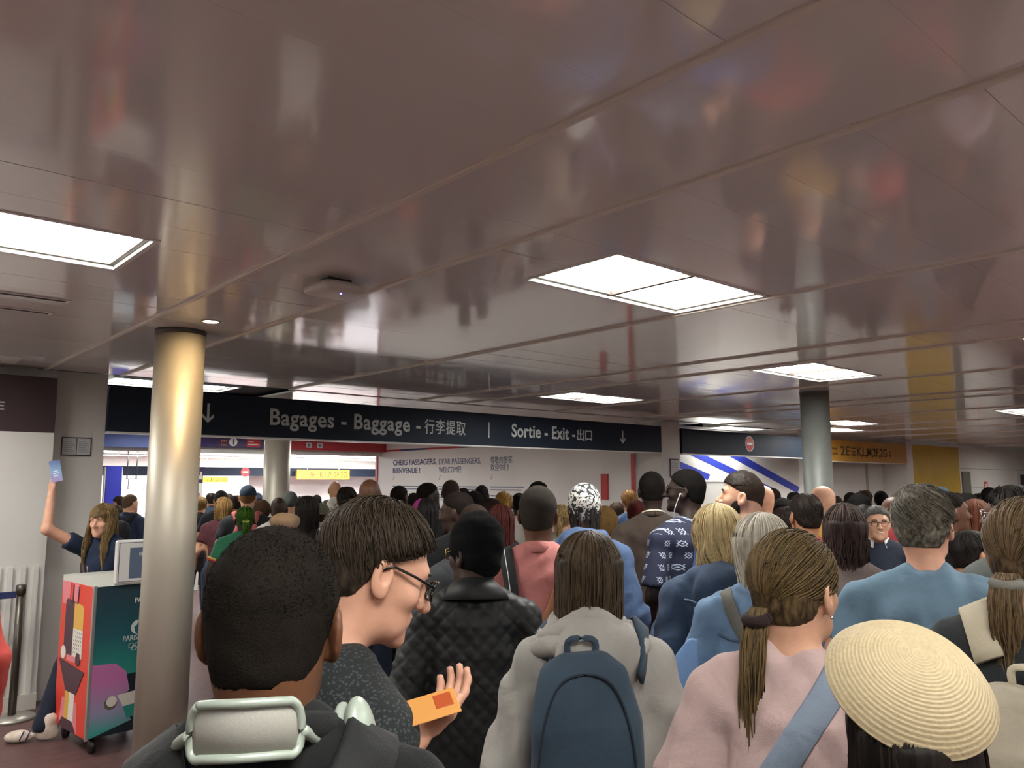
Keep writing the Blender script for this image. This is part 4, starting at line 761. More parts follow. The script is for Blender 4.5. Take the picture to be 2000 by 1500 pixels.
def hug(F, P, off=.006):      # push points out to lie on the torso of a figure (for straps)
    out = []; N = []
    vs = np.empty(len(F.shirt.data.vertices)*3, np.float32); F.shirt.data.vertices.foreach_get('co', vs); vs = vs.reshape(-1, 3); ns = np.empty_like(vs).ravel(); F.shirt.data.vertices.foreach_get('normal', ns); ns = ns.reshape(-1, 3)
    for p in P:
        d = np.linalg.norm(vs-np.asarray(p, np.float32), axis=1); ix = np.argsort(d)[:6]; w_ = 1/(d[ix]+.003); w_ /= w_.sum(); q = (vs[ix]*w_[:, None]).sum(0); n = (ns[ix]*w_[:, None]).sum(0); n /= np.linalg.norm(n)+1e-9; out.append(q+n*off); N.append(n)
    out = np.array(out); N = np.array(N)
    for _ in range(3): out[1:-1] = (out[:-2]+2*out[1:-1]+out[2:])/4; N[1:-1] = (N[:-2]+2*N[1:-1]+N[2:])/4
    return out, N
# ------------------------------------------------------------------ patterned cloths
def check_cloth(k=150.):
    t = NT('checked_cloth'); t.set(Roughness=.85); tc = t.n('ShaderNodeTexCoord'); s = t.n('ShaderNodeSeparateXYZ'); t.l(tc, 'Object', s, 0)
    def band(ax, kk):
        m = t.n('ShaderNodeMath', operation='MULTIPLY'); t.l(s, ax, m, 0); m.inputs[1].default_value = kk; q = t.n('ShaderNodeMath', operation='SINE'); t.l(m, 0, q, 0); g = t.n('ShaderNodeMath', operation='GREATER_THAN'); t.l(q, 0, g, 0); g.inputs[1].default_value = -.15; return g
    a, b = band('X', k), band('Z', k*.9); ad = t.n('ShaderNodeMath', operation='ADD'); t.l(a, 0, ad, 0); t.l(b, 0, ad, 1); hf = t.n('ShaderNodeMath', operation='MULTIPLY'); hf.inputs[1].default_value = .5; t.l(ad, 0, hf, 0)
    r = t.ramp(hf, 0, [(0., lin('d8d8d6')), (.4, lin('5a5a60')), (.8, lin('101014'))]); r.color_ramp.interpolation = 'CONSTANT'; t.l(r, 0, t.b, 'Base Color'); return t.m
def motif_cloth(k=20., base='1a1f38', ink='a9b4c6'):
    t = NT('motif_cloth'); t.set(Roughness=.8); tc = t.n('ShaderNodeTexCoord'); s = t.n('ShaderNodeSeparateXYZ'); t.l(tc, 'Object', s, 0)
    def M(op, a, b=None, v=None):
        n = t.n('ShaderNodeMath', operation=op); t.t.links.new(a, n.inputs[0])
        if b is not None: t.t.links.new(b, n.inputs[1])
        if v is not None: n.inputs[1].default_value = v
        return n.outputs[0]
    ad = M('ADD', s.outputs['X'], M('MULTIPLY', s.outputs['Y'], v=.9)); row = M('FLOOR', M('MULTIPLY', s.outputs['Z'], v=k*.8)); sh = M('MULTIPLY', row, v=.5)
    u = M('ABSOLUTE', M('SUBTRACT', M('FRACT', M('ADD', M('MULTIPLY', ad, v=k), sh)), v=.5)); v = M('ABSOLUTE', M('SUBTRACT', M('FRACT', M('MULTIPLY', s.outputs['Z'], v=k*.8)), v=.5))
    d = M('ADD', u, v); ring = M('LESS_THAN', M('ABSOLUTE', M('SUBTRACT', d, v=.24)), v=.045); dot = M('LESS_THAN', d, v=.07); x = M('LESS_THAN', M('ABSOLUTE', M('SUBTRACT', u, v)), v=.035); xx = M('MULTIPLY', x, M('LESS_THAN', d, v=.5)); xx = M('MULTIPLY', xx, M('GREATER_THAN', d, v=.3)); tot = M('MAXIMUM', M('MAXIMUM', ring, dot), xx)
    mx = t.n('ShaderNodeMix', data_type='RGBA'); t.t.links.new(tot, mx.inputs[0]); mx.inputs[6].default_value = lin(base); mx.inputs[7].default_value = lin(ink); t.l(mx, 2, t.b, 'Base Color'); return t.m
def blob_cloth():
    t = NT('bold_print_cloth'); t.set(Roughness=.7); mp = t.coords('Object', (1, 1, 1.25)); w_ = t.noise(mp, 21, 0, .5, 2.2); r = t.ramp(w_, 'Fac', [(.0, lin('15161a')), (.47, lin('c9c9c4')), (.57, lin('15161a')), (.62, lin('c9c9c4'))]); r.color_ramp.interpolation = 'CONSTANT'; t.l(r, 0, t.b, 'Base Color'); return t.m
def floral_cloth(a, b, c):
    t = NT('floral_cloth'); t.set(Roughness=.8); mp = t.coords(); n = t.noise(mp, 26, 3, .6, 1.5); r = t.ramp(n, 0, [(.38, lin(a)), (.5, lin(b)), (.62, lin(c))]); t.l(r, 0, t.b, 'Base Color'); return t.m
def knit_cloth(col):
    t = NT('ribbed_knit'); t.set(Roughness=.9); c = lin(col); mp = t.coords('Object', (1, 1, 1)); v = t.n('ShaderNodeTexVoronoi', i_Scale=150.); t.l(mp, 0, v, 'Vector'); r = t.ramp(v, 'Distance', [(.2, tuple(min(1, q*3.2+.012) for q in c[:3])+(1,)), (.45, c)]); t.l(r, 0, t.b, 'Base Color'); t.bump(v, 'Distance', -.6, .01); return t.m

M_JEAN = cloth('27344a'); M_BLK = cloth('17181b'); M_DKT = cloth('2a2b30'); M_KHA = cloth('6e5838'); M_GRYT = cloth('4b4c50')
# ------------------------------------------------------------------ generic builder for the crowd
def crowd(label, px, py, d, turn=0, sk='dark', hair=('buzz', '17120f'), top=('tee', '26262a'), legs=None, hy=0, hp=0, wd=1., fat=1., lean=.0, extra=None, group='passengers in the queue', face=False, arms=None, hatz=None, hs=1.):
    hz = hatz if hatz is not None else {'bald': 0., 'buzz': .006, 'short': .014, 'afro': .03, 'cap': .014, 'beanie': .035, 'flatcap': .03, 'long': .014, 'pony': .012, 'braids': .012, 'bob': .018}.get(hair[0], .01)
    F = Fig(label, px, py, d, turn, hz, sk, wd, fat, hy, hp, lean=lean, group=group, hs=hs)
    if arms: arms(F)
    F.body(); st = top[0]; m = top[1] if not isinstance(top[1], str) else cloth(top[1]); F.top(m, st, fold=.004, name={'hoodie': 'hoodie', 'coat': 'coat', 'jacket': 'jacket'}.get(st, 'shirt'))
    if st in ('tee', 'long'): F.neckband(m, .009)
    F.legs(legs or random.choice([M_JEAN, M_BLK, M_DKT, M_GRYT]), random.choice(['mid', 'wide', 'slim']))
    hk = hair[0]; c0 = hair[1] if len(hair) > 1 else None; c1 = hair[2] if len(hair) > 2 else None
    nn = int(np.clip(900/d, 70, 280))
    if hk == 'buzz': F.cap(fuzz(c0), .006)
    elif hk == 'short':
        m_ = hairm(c0, c1, zs=.5); F.cap(m_, .011, .003); F.combed(m_, int(nn*1.3), .012, max(.0016, d*.0004))
    elif hk == 'afro': F.cap(fuzz(c0), hair[2] if len(hair) > 2 else .026, .006, 70)
    elif hk == 'long': F.long_hair(hairm(c0, c1), hair[3], .014, nn, r=max(.0035, d*.0007))
    elif hk == 'bob': F.long_hair(hairm(c0, c1), hair[3], .020, nn, r=max(.0035, d*.0007), wave=.012)
    elif hk == 'pony':
        m_ = hairm(c0, c1, zs=.4); F.cap(m_, .008); F.pony(m_, hair[4] if len(hair) > 4 else (0, -.105, .03), hair[3], nn, r=max(.0026, d*.0006), n2=int(nn*.7), tiemat=cloth(hair[5]) if len(hair) > 5 else None)
    elif hk == 'braids': F.braids(hairm(c0, c1), hair[3], int(nn*.35)+24, max(.004, d*.0010))
    elif hk == 'cap': F.cap(fuzz(hair[2]), .006); F.ballcap(cloth(c0), len(hair) > 3 and hair[3])
    elif hk == 'beanie': F.beanie(cloth(c0))
    elif hk == 'flatcap':
        v = F.hvol(.05); v.add(ell((0, 0, .075), (.098, .125, .050)), .02); v.add(ell((0, .10, .055), (.07, .05, .012)), .02); v.add(ell(CRC, CRR+.006), .02); folds(v, 4, 40, .004); v.cut(lambda x, y, z: (.035+.03*(y > 0)-z)+0*x); F.cap(fuzz(hair[2]), .006); F.hobj('flat_cap', v, cloth(c0))
    if face: F.eyes(brow='120d0b')
    if extra: extra(F)
    return F
def pack(F, label, col, z0=.95, z1=1.42, wd=.29, dp=.15, mat=None, straps=True, vox=None, pocket=True, name='backpack', strapmat=None, fold=.006, yo=0., swd=.055, handle=True, group=None, xo=0.):
    k = F.s; o = F.own(name, label, 'backpack', group); m = mat or cloth(col); vx = vox or max(.010, F.d*.004); yb = -.125*F.fat+F.lean*.5-dp/2+yo
    v = Vol(axis(xo-wd/2-.05, xo+wd/2+.05, vx), axis(yb-dp/2-.09, yb+dp/2+.04, vx), axis(z0*k-.03, z1*k+.04, vx)); v.add(loft([(z0*k, xo, yb, wd*.47, dp*.46), ((z0*.7+z1*.3)*k, xo, yb-.01, wd*.5, dp*.54), ((z0*.25+z1*.75)*k, xo, yb, wd*.47, dp*.45), (z1*k-.03, xo, yb+.02, wd*.36, dp*.3), (z1*k, xo, yb+.03, wd*.2, dp*.16)], 3.), .02)
    if pocket: v.add(loft([((z0+.03)*k, xo, yb-dp*.5, wd*.36, dp*.18), ((z0*.6+z1*.4)*k, xo, yb-dp*.52, wd*.38, dp*.2), ((z0*.45+z1*.55)*k, xo, yb-dp*.45, wd*.30, dp*.08)], 3.), .02)
    folds(v, F.seed, 16, fold); V, Q = v.mesh(); obj_np('bag', V, Q, m, o); sm = strapmat or m
    if straps:
        for sd in (-1, 1):
            P = spline([(sd*.085, -.13+F.lean*.5, 1.40*k), (sd*.10, -.07+F.lean*.7, 1.475*k), (sd*.115, .02+F.lean*.7, 1.47*k), (sd*.13, .11, 1.36*k), (sd*.15, .11, 1.2*k), (sd*.17, .0, 1.05*k)], 26); H_, N = hug(F, P, .009); ribbon('strap', H_, N, swd, .012, sm, o)
    if handle: tube('handle', spline([(xo-.035, yb+.05, z1*k-.01), (xo-.03, yb+.045, z1*k+.03), (xo+.03, yb+.045, z1*k+.03), (xo+.035, yb+.05, z1*k-.01)], 12), .008, sm, o)
    return o
def strap_only(F, name, label, cat, pts, wd, mat, parent=None):
    o = parent or F.own(name, label, cat); H_, N = hug(F, spline(pts, 40), .004); ribbon('strap', H_, N, wd, .008, mat, o); return o

# ================================================================== foreground
# -- man with headphones
F1 = Fig('short haired man with headphones round his neck, nearest the viewer', 541, 1030, 1.03, 6, .007, '6a4630', .9, .9, hy=6, hp=-8, lean=.015, ext=0); F1.sho += .028; F1.arm(1); F1.arm(-1)
F1.body(); mb = cloth('131516', .85); F1.top(mb, 'jacket', th=.014, fold=.006, name='jacket', vox=.009); F1.neckband(mb, .018, (.078, .072), .0)
F1.cap(fuzz('17130f'), .0070, .0014, 90); F1.fuzzy(fuzz('1c1713'), 7000, .0018, .0066, .0006)
bk = pack(F1, 'black backpack on the back of the man with headphones', '232527', .98, 1.40, .30, .15, vox=.012, swd=.075, strapmat=cloth('1b1d1e', .7)); F1.legs(M_BLK)
hp_o = F1.own('headphones', 'mint white over-ear headphones round the neck of the nearest man', 'headphones'); M_MINT = plain('mint_metal', 'a9b5a8', .35, .2); M_MESH = plain('canopy_mesh', '9c9a92', .9, nscale=900, bump=.06)
kz = F1.sho
def hparc(u, up): # u -1..1 round the back of the neck
    a = u*1.55; return A3(.084*math.sin(a)-.012, -.012-.104*math.cos(a), kz+.078+up-.045*abs(u)**2.4)
loop = [hparc(u, .036) for u in np.linspace(-.40, .40, 17)]+[hparc(.47, .028), hparc(.50, .008), hparc(.48, -.012)]+[hparc(u, -.020) for u in np.linspace(.42, -.42, 17)]+[hparc(-.48, -.012), hparc(-.50, .008), hparc(-.47, .028)]; loop.append(loop[0])
tube('headband_frame', spline(loop, 90), .0052, M_MINT, hp_o, 10)
V = []; Fc = []; us = np.linspace(-.47, .47, 21)
for u in us: V += [hparc(u, .034), hparc(u, .008), hparc(u, -.018)]
for i in range(20):
    for j in (0, 1): Fc.append((i*3+j, i*3+j+1, i*3+j+4, i*3+j+3))
cm = mk('canopy', V, Fc, M_MESH, hp_o, True); cm.modifiers.new('thick', 'SOLIDIFY').thickness = .003
for sd in (-1, 1):
    e = hparc(sd*.50, .006); c = A3(.112, .0, kz+.040) if sd > 0 else A3(-.10, .03, kz-.01); tube('arm', spline([e, hparc(sd*.8, .0), c+A3(-sd*.012, -.01, .015)], 14), .0068, M_MINT, hp_o, 10)
    v = Vol(axis(-.03, .03, .004), axis(-.05, .05, .004), axis(-.06, .06, .004)); v.add(ell((0, 0, 0), (.017, .036, .046)), .005); V, Q = v.mesh(); R_ = rotm(sd*rad(-18), rad(-6), rad(-sd*12)); obj_np('ear_cup', c+V@R_.T, Q, M_MINT, hp_o); v = Vol(axis(-.03, .03, .004), axis(-.05, .05, .004), axis(-.06, .06, .004)); v.add(ell((0, 0, 0), (.012, .033, .043)), .005); V, Q = v.mesh(); obj_np('ear_cushion', c+(V+A3(-sd*.019, 0, 0))@R_.T, Q, plain('cushion_grey', '9aa198', .9), hp_o)

# -- man with glasses looking at his phone
F2 = Fig('brown haired man in glasses looking down at an orange card', 736, 976, 1.50, 58, .014, 'pink', .90, .78, hy=15, hp=-24, lean=.19); F2.hv = .0036
wr = F2.local(at(808, 1440, 1.36)); el = F2.local(at(690, 1560, 1.34)); F2.arm(1, el, wr)
fdir = F2.dl(.55, .32, .75)*.09; nrm = F2.dl(-.35, .90, -.05)
F2.hands_ = {1: F2.hand(1, wr, fdir, nrm, .55, .92)}; hw = wr+fdir*.5; F2.fine = [(hw-.13, hw+.13, .0045)]
F2.body(); kn = knit_cloth('1c2122'); F2.top(kn, 'tee', th=.016, fold=.004, sleeve=.85, vox=.009); F2.shirt_collar(kn, .035, .03); F2.legs(M_BLK)
hm = hairm('1f1914', '4c4034', .42, .5); F2.cap(hm, .012, .002, 40, line=.0); F2.combed(hm, 1300, .015, .0011, .15, 1.05, .006, tw=.5, line=.007)
F2.eyes('3a4a44', '2c241c'); F2.glasses(plain('dark_glasses_frame', '1a1512', .3), .022, None, .108, .008, .0028)
oc = thing('orange_card', 'orange card held in the hand of the man in glasses', 'card', tuple(at(838, 1382, 1.335)), YAW-pi/2); rr_ = rotm(rad(22), rad(28), rad(-14))
def slab(name, w_, h_, t_, mt, par, R, c=(0, 0, 0)): v, f = box_data((-w_/2, -h_/2, -t_/2), (w_/2, h_/2, t_/2), t_*.3); return fixn(mk(name, [A3(*c)+R@A3(*q) for q in v], f, mt, par))
slab('card', .095, .055, .003, plain('orange_card_print', 'd99a52', .5), oc, rr_); slab('red_print', .03, .03, .0034, plain('card_red', 'b8542a', .5), oc, rr_, rr_@A3(.025, .005, .0006))

# -- black quilted coat
def quilt(v):
    x, y, z = v.full(); k = 118.; a = np.abs(np.sin((x+z*1.0)*k*.5)); b = np.abs(np.sin((x-z*1.0)*k*.5)); v.D -= (.006*(np.minimum(a, b)**.5)-.004).astype(np.float32)*(1.+0*y)
F3 = Fig('person in a black quilted coat and black knitted hat', 926, 1003, 2.95, -4, .030, 'dark', 1.02, 1.05, hy=-38, hp=-6, lean=.03); F3.body(); mq = plain('quilted_nylon', '17191a', .55, spec=.3, nscale=40, namp=.15, bump=.1); F3.top(mq, 'coat', th=.022, fold=.003, name='coat', vox=.0065, post=quilt, loose=1.08)
F3.beanie(plain('black_wool', '0e0f10', .95, spec=.1, nscale=200, namp=.3, bump=.5), .016, .032, .004, -.09, tilt=-.1); F3.cap(fuzz('15120f'), .006)
o = F3.shirt_collar(mq, .05, .065, .05); F3.legs(M_BLK); F3.glasses(plain('gold_rim', 'b08a4a', .25, .9), .023)

# -- grey hoodie with blue backpack
F4 = Fig('long haired person in a grey hoodie carrying a blue backpack', 1150, 1041, 2.25, -6, .014, 'light', .95, .98, hy=12, hp=-4, lean=.02); F4.body(); mh = cloth('a09d96', .9); F4.top(mh, 'hoodie', th=.026, fold=.009, name='hoodie', vox=.010, hem=.78*F4.s, loose=1.02)
F4.long_hair(hairm('1c150f', '54432f', .45), .33, .016, 620, r=.0028, wave=.004, nar=.0, back=.035); F4.legs(M_DKT)
b4 = pack(F4, 'slate blue backpack with a rolled brown bottle in its side pocket', '34495a', .84, 1.47, .27, .17, vox=.009, fold=.010, xo=-.045, yo=-.035, handle=True)
k4 = F4.s
for j, (rr_a, zz, rt, a1) in enumerate(((.088, .100, .030, 2.2), (.118, .072, .034, 2.0), (.150, .036, .032, 1.6))):
    P = [A3(-.012+rr_a*math.sin(a), F4.lean*.76-.028-rr_a*.82*math.cos(a), F4.sho+zz*k4+.012*math.cos(3*a+j)-.022*abs(math.sin(a))) for a in np.linspace(-a1, a1, 18)]
    tube('hood_fold', P, [rt*(.55+.45*math.sin(pi*i/17)) for i in range(18)], mh, F4.shirt, 12)
bx_, by_ = -.045, -.125*F4.fat+F4.lean*.5-.085-.035
tube('zip', spline([(bx_-.115, by_-.055, .98*k4), (bx_-.11, by_-.07, 1.25*k4), (bx_-.07, by_-.055, 1.40*k4), (bx_, by_-.045, 1.435*k4), (bx_+.07, by_-.055, 1.40*k4), (bx_+.11, by_-.07, 1.25*k4), (bx_+.115, by_-.055, .98*k4)], 40), .0035, cloth('22303c'), b4, 6)
tube('pocket_zip', spline([(bx_-.085, by_-.115, 1.07*k4), (bx_, by_-.122, 1.10*k4), (bx_+.085, by_-.115, 1.07*k4)], 20), .0035, cloth('22303c'), b4, 6)
c4 = F4.own('drinking_flask', 'brown flask with green bands in the side pocket of the blue backpack', 'flask'); fx, fy_ = .165, -.27; z4 = .86*F4.s; M_BR = plain('brown_leatherette', '6a4026', .45, nscale=20, namp=.15)
for i, dx in enumerate((0, -.04)): lathe('tube', [(.020, z4+.01), (.022, z4+.03), (.022, z4+.20-i*.04), (.018, z4+.215-i*.04)], M_BR, c4, 20, (fx+dx, fy_+.02*i, 0))
for dz in (.03, .12): lathe('green_band', [(.026, z4+dz), (.026, z4+dz+.04)], cloth('1f5a36'), c4, 20, (fx, fy_, 0)); lathe('green_band', [(.0255, z4+dz), (.0255, z4+dz+.03)], cloth('1f5a36'), c4, 20, (fx-.04, fy_+.02, 0))

# -- salmon shirt
F5 = Fig('grey haired man in a salmon shirt with dark and tan bag straps', 1051, 947, 3.45, 2, .010, 'brown', 1.02, 1.05, hy=3, lean=.01); F5.body(); ms = cloth('bd6b64', .7, .06); F5.top(ms, 'long', th=.018, fold=.008, ff=18, vox=.0095); F5.shirt_collar(ms, .035, .018); F5.cap(fuzz('2a2622'), .009, .001); F5.legs(M_DKT); k = F5.s
lb5 = F5.own('shoulder_bag', 'brown leather shoulder bag with a wide tan strap on the salmon shirt', 'bag'); strap_only(F5, '', '', '', [(.13, -.02, 1.46*k), (.12, -.12, 1.40*k), (.06, -.16, 1.25*k), (-.03, -.16, 1.12*k), (-.12, -.12, .98*k)], .05, cloth('a5673a', .6), lb5)
v = Vol(axis(-.36, -.14, .012), axis(-.2, .1, .012), axis(.7, 1.0, .012)); v.add(loft([(.74, -.25, -.05, .06, .11), (.94, -.25, -.05, .05, .10)], 3.), .02); V, Q = v.mesh(); obj_np('bag', V, Q, cloth('6a4026', .6), lb5)
db5 = F5.own('rucksack', 'dark grey rucksack strap padded over the left shoulder of the salmon shirt', 'backpack'); H_, N = hug(F5, spline([(-.13, .05, 1.44*k), (-.125, -.02, 1.46*k), (-.12, -.12, 1.40*k), (-.11, -.15, 1.25*k), (-.10, -.15, 1.12*k)], 24), .005); ribbon('strap', H_, N, .062, .016, cloth('23282a', .7), db5); ribbon('white_piping', H_+N*.016, N, .003, .002, M_WHITE, db5)

# -- bandana man
F6 = Fig('person in a black and white printed bandana and blue hoodie', 1141, 943, 4.15, 0, .012, 'brown', .97, .97, lean=.02); F6.body(); F6.top(cloth('3d577e', .85), 'hoodie', th=.026, fold=.006, name='hoodie', vox=.011); F6.legs(M_BLK)
v = F6.hvol(.03); v.add(ell(CRC, CRR+.012), .01); v.add(ell((0, -.04, -.03), A3(.058, .055, .06)+.010), .03); folds(v, 3, 35, .002); v.cut(lambda x, y, z: (np.interp(y, [-.1, 0, .06], [-.068, -.025, .035])-z)*.8+0*x); F6.hobj('bandana', v, blob_cloth()); F6.braids(hairm('120e0d'), .15, 30, .0045, a=1.4, t=.0)

# -- brown polo
F7 = Fig('tall man in a brown polo shirt with white collar trim', 1272, 920, 5.0, -8, .008, 'deep', 1.05, .98, hy=2); F7.arm(-1, (-.27, -.06, 1.14*F7.s)); F7.body(); mp7 = cloth('40342b', .85); F7.top(mp7, 'tee', th=.018, fold=.004, sleeve=.8, vox=.012, hem=.84*F7.s); F7.neckband(mp7, .018, (.068, .062), .0); F7.neckband(plain('white_trim', 'cfc6b4', .8), .006, (.074, .068), .022, 'collar_trim'); F7.cap(fuzz('0f0c0b'), .008); F7.legs(M_KHA, 'wide')
for c, dr in F7.ends:
    Rr = [c+dr*-.012+.072*(np.cross(dr, A3(0, 1, 0))*math.cos(a)+A3(0, 1, 0)*math.sin(a)) for a in np.linspace(0, 2*pi, 25)]; tube('sleeve_trim', Rr, .006, plain('white_trim', 'cfc6b4', .8), F7.shirt, 6)
# -- earphone man
F8 = Fig('man with white earphones in a navy patterned shirt looking left', 1337, 916, 4.45, -28, .008, 'deep', .98, .95, hy=-50, hp=2); F8.hv = .0055; F8.body(); F8.top(motif_cloth(), 'tee', th=.020, fold=.004, sleeve=.85, vox=.011); F8.cap(fuzz('0c0a09'), .010); F8.legs(M_BLK); F8.eyes(); F8.glasses(plain('dark_glasses_frame', '1a1512', .3), .020)
ep = F8.own('earphones', 'white wired earphone hanging from the left ear of the patterned shirt man', 'earphones'); tube('bud', F8.hM([(-.086, .006, -.010), (-.094, .010, -.014)]), .006, M_WHITE, ep); tube('cable', spline(list(F8.hM([(-.092, .010, -.016), (-.086, .028, -.06), (-.070, .045, -.12)]))+[F8.hc+A3(-.02, .11, -.26)], 20), .0022, M_WHITE, ep, 6)
# -- bearded man
F9 = Fig('bearded man with fade haircut in a blue hooded top looking left', 1447, 919, 4.0, -18, .014, 'light', 1.0, 1.0, hy=-66, hp=3); F9.hv = .005; F9.body(); F9.top(cloth('1f437e', .85), 'hoodie', th=.026, fold=.006, name='hoodie', vox=.011); F9.legs(M_JEAN); F9.eyes('2a1a10', '120d0a', .0042)
h9 = hairm('1a1512', '3a3028', .5, .6); v = F9.hvol(.03); v.add(ell(CRC+A3(0, .008, .004), CRR+A3(.005, .006, .012)), .01); v.cut(lambda x, y, z: (np.interp(y, [-.11, -.05, .05, .1], [.02, .045, .060, .07])-z)+0*x); folds(v, 3, 70, .002); F9.hobj('hair', v, h9); F9.cap(fuzz('2c221c'), .004, name='faded_sides')
v = Vol(axis(-.09, .09, .005), axis(-.03, .13, .005), axis(-.15, .03, .005)); v.add(ell((0, .049, -.082), (.060, .062, .048)), .02); v.add(ell((0, .090, -.102), (.032, .028, .030)), .02); v.add(ell((0, .012, -.045), (.0745, .056, .066)), .02); v.sub(ell((0, .10, -.01), (.045, .06, .038)), .012); v.sub(cone((-.012, .12, -.056), (.012, .12, -.056), .020, .020), .008); v.cut(lambda x, y, z: np.maximum(.002-y, z-.012)+0*x); F9.hobj('beard', v, fuzz('1c1511')); tube('moustache', F9.hM([(-.022, .092, -.052), (0, .104, -.042), (.022, .092, -.052)]), .005, fuzz('1c1511'), F9.o)
# -- blonde woman
F10 = Fig('blonde woman in a denim jacket with a hood', 1397, 986, 3.25, -12, .016, 'light', .98, 1.0, hy=-18, hp=-4, lean=.02)
hd = F10.local(at(1297, 1228, 3.36)); F10.arm(-1, (-.235, -.06, 1.10*F10.s), hd); F10.hands_ = {-1: F10.hand(-1, hd, (-.05, .35, -.9), (1, .2, 0), 1.2)}; F10.fine = [(hd-.09, hd+.09, .007)]
F10.body(); md = cloth('2f4560', .8, .22); F10.top(md, 'hoodie', th=.024, fold=.007, ff=18, name='denim_jacket', vox=.010); F10.legs(M_JEAN); F10.long_hair(hairm('8a7044', 'd8c494', .4), .28, .018, 620, a=2.2, r=.0030, wave=.017, wf=1.5, back=.015)
tube('hair_clip', F10.hM([(.088, -.02, .02), (.094, -.045, .005), (.088, -.065, -.015)]), .008, M_BLACK, F10.o)
for P in ([(-.16, -.10, 1.40), (-.05, -.14, 1.37), (.05, -.14, 1.37), (.16, -.10, 1.40)], [(-.14, -.12, 1.36), (-.13, -.14, 1.2), (-.12, -.13, 1.0)], [(.14, -.12, 1.36), (.13, -.14, 1.2), (.12, -.13, 1.0)]): H_, N = hug(F10, spline([(x, y, z*F10.s) for x, y, z in P], 24), .001); ribbon('seam', H_, N, .007, .004, cloth('5f7ba0'), F10.shirt)
hw = at(1279, 1300, 3.38); pbg = thing('plastic_bag', 'white plastic bag hanging from the hand of the blonde woman', 'bag', (hw[0], hw[1], 0)); hz_ = at(1287, 1250, 3.38)[2]
v = Vol(axis(-.12, .12, .008), axis(-.1, .1, .008), axis(hz_-.27, hz_+.03, .008)); v.add(ell((0, 0, hz_-.17), (.062, .05, .085)), .03); v.add(cone((0, 0, hz_-.1), (.012, 0, hz_), .045, .012), .03); folds(v, 6, 38, .012); V, Q = v.mesh(); obj_np('sack', V, Q, plain('white_film', 'c9cdc4', .35, nscale=14, namp=.06, bump=.4), pbg)
# -- silver haired person
F11 = Fig('silver haired person in a denim shirt with a grey crossbody strap', 1489, 1004, 2.85, 8, .018, 'light', 1.02, 1.08, hy=10, lean=.02); F11.body(); F11.top(cloth('587a9c', .8, .16), 'long', th=.022, fold=.006, ff=20, vox=.0095); H_, N = hug(F11, [(x, -.15, 1.33*F11.s) for x in np.linspace(-.17, .17, 20)], .001); ribbon('yoke_seam', H_, N, .008, .004, cloth('3f5a78'), F11.shirt); F11.neckband(cloth('587a9c', .8, .16), .014, (.07, .064)); F11.legs(M_JEAN)
F11.long_hair(hairm('8a8272', 'd6d0c0', .45), .13, .020, 520, a=2.3, r=.003, wave=.008, wf=1.5, nar=.03); k = F11.s
cb11 = F11.own('crossbody_bag', 'light blue denim bag with a pocket beside the denim shirt person', 'bag'); strap_only(F11, '', '', '', [(-.13, .06, 1.42*k), (-.11, -.03, 1.47*k), (-.08, -.12, 1.40*k), (0, -.15, 1.27*k), (.08, -.14, 1.12*k), (.15, -.08, .98*k)], .045, cloth('5d5c55', .8), cb11)
bw = F11.local(at(1322, 1350, 2.72)); v = Vol(axis(bw[0]-.13, bw[0]+.13, .010), axis(bw[1]-.1, bw[1]+.1, .010), axis(bw[2]-.20, bw[2]+.26, .010)); v.add(loft([(bw[2]-.17, bw[0], bw[1], .04, .03), (bw[2]-.12, bw[0], bw[1], .062, .05), (bw[2], bw[0]+.01, bw[1], .058, .05), (bw[2]+.12, bw[0]+.04, bw[1], .04, .03), (bw[2]+.18, bw[0]+.06, bw[1], .02, .015)], 2.2), .02); folds(v, 8, 22, .007); V, Q = v.mesh(); obj_np('bag', V, Q, cloth('5f8ac0', .75, .12), cb11); tube('pocket_seam', [bw+A3(-.07+.14*u, -.075+.02*u, -.02-.03*math.sin(u*pi)) for u in np.linspace(0, 1, 12)], .004, cloth('8fb2dc'), cb11)
# -- woman in pink
F12 = Fig('woman with a long ponytail in a pale pink shirt', 1548, 1034, 1.75, 6, .012, 'light', .96, 1.0, hy=24, hp=-3, lean=.02); F12.arm(-1, (-.25, -.03, 1.14*F12.s), (-.21, .14, 1.0*F12.s)); F12.body(); mpk = cloth('bd9f9a', .85, .05); F12.top(mpk, 'tee', th=.024, fold=.007, ff=15, sleeve=.78, vox=.009, loose=1.1)
h12 = hairm('2c2218', '75603f', .42, .35); F12.cap(h12, .011, .002, 50); F12.pony(h12, (-.012, -.115, -.030), .42, 750, .012, .0018, (-.03, -.06, -1), .026, n2=420, tiemat=cloth('2c1a1a'), tier=.018, bend=.02); F12.legs(M_JEAN); k = F12.s
tube('earring', F12.hM([(.083, -.004, -.042), (.084, -.004, -.048)]), .003, plain('silver', 'd0d0d0', .2, 1.), F12.o)
sb = F12.own('sling_bag', 'wide pale blue sling strap across the pink shirt', 'bag'); strap_only(F12, '', '', '', [(.095, .10, 1.42*k), (.09, .0, 1.49*k), (.07, -.09, 1.45*k), (.0, -.15, 1.34*k), (-.08, -.16, 1.22*k), (-.15, -.12, 1.09*k), (-.18, .0, .98*k)], .058, cloth('75869a', .6, .06), sb)
v = Vol(axis(-.3, -.1, .012), axis(-.1, .2, .012), axis(.78, 1.0, .012)); v.add(loft([(.80, -.21, .06, .045, .10), (.97, -.21, .06, .04, .09)], 3.), .02); V, Q = v.mesh(); obj_np('bag', V, Q, cloth('8fa0b4', .7), sb)
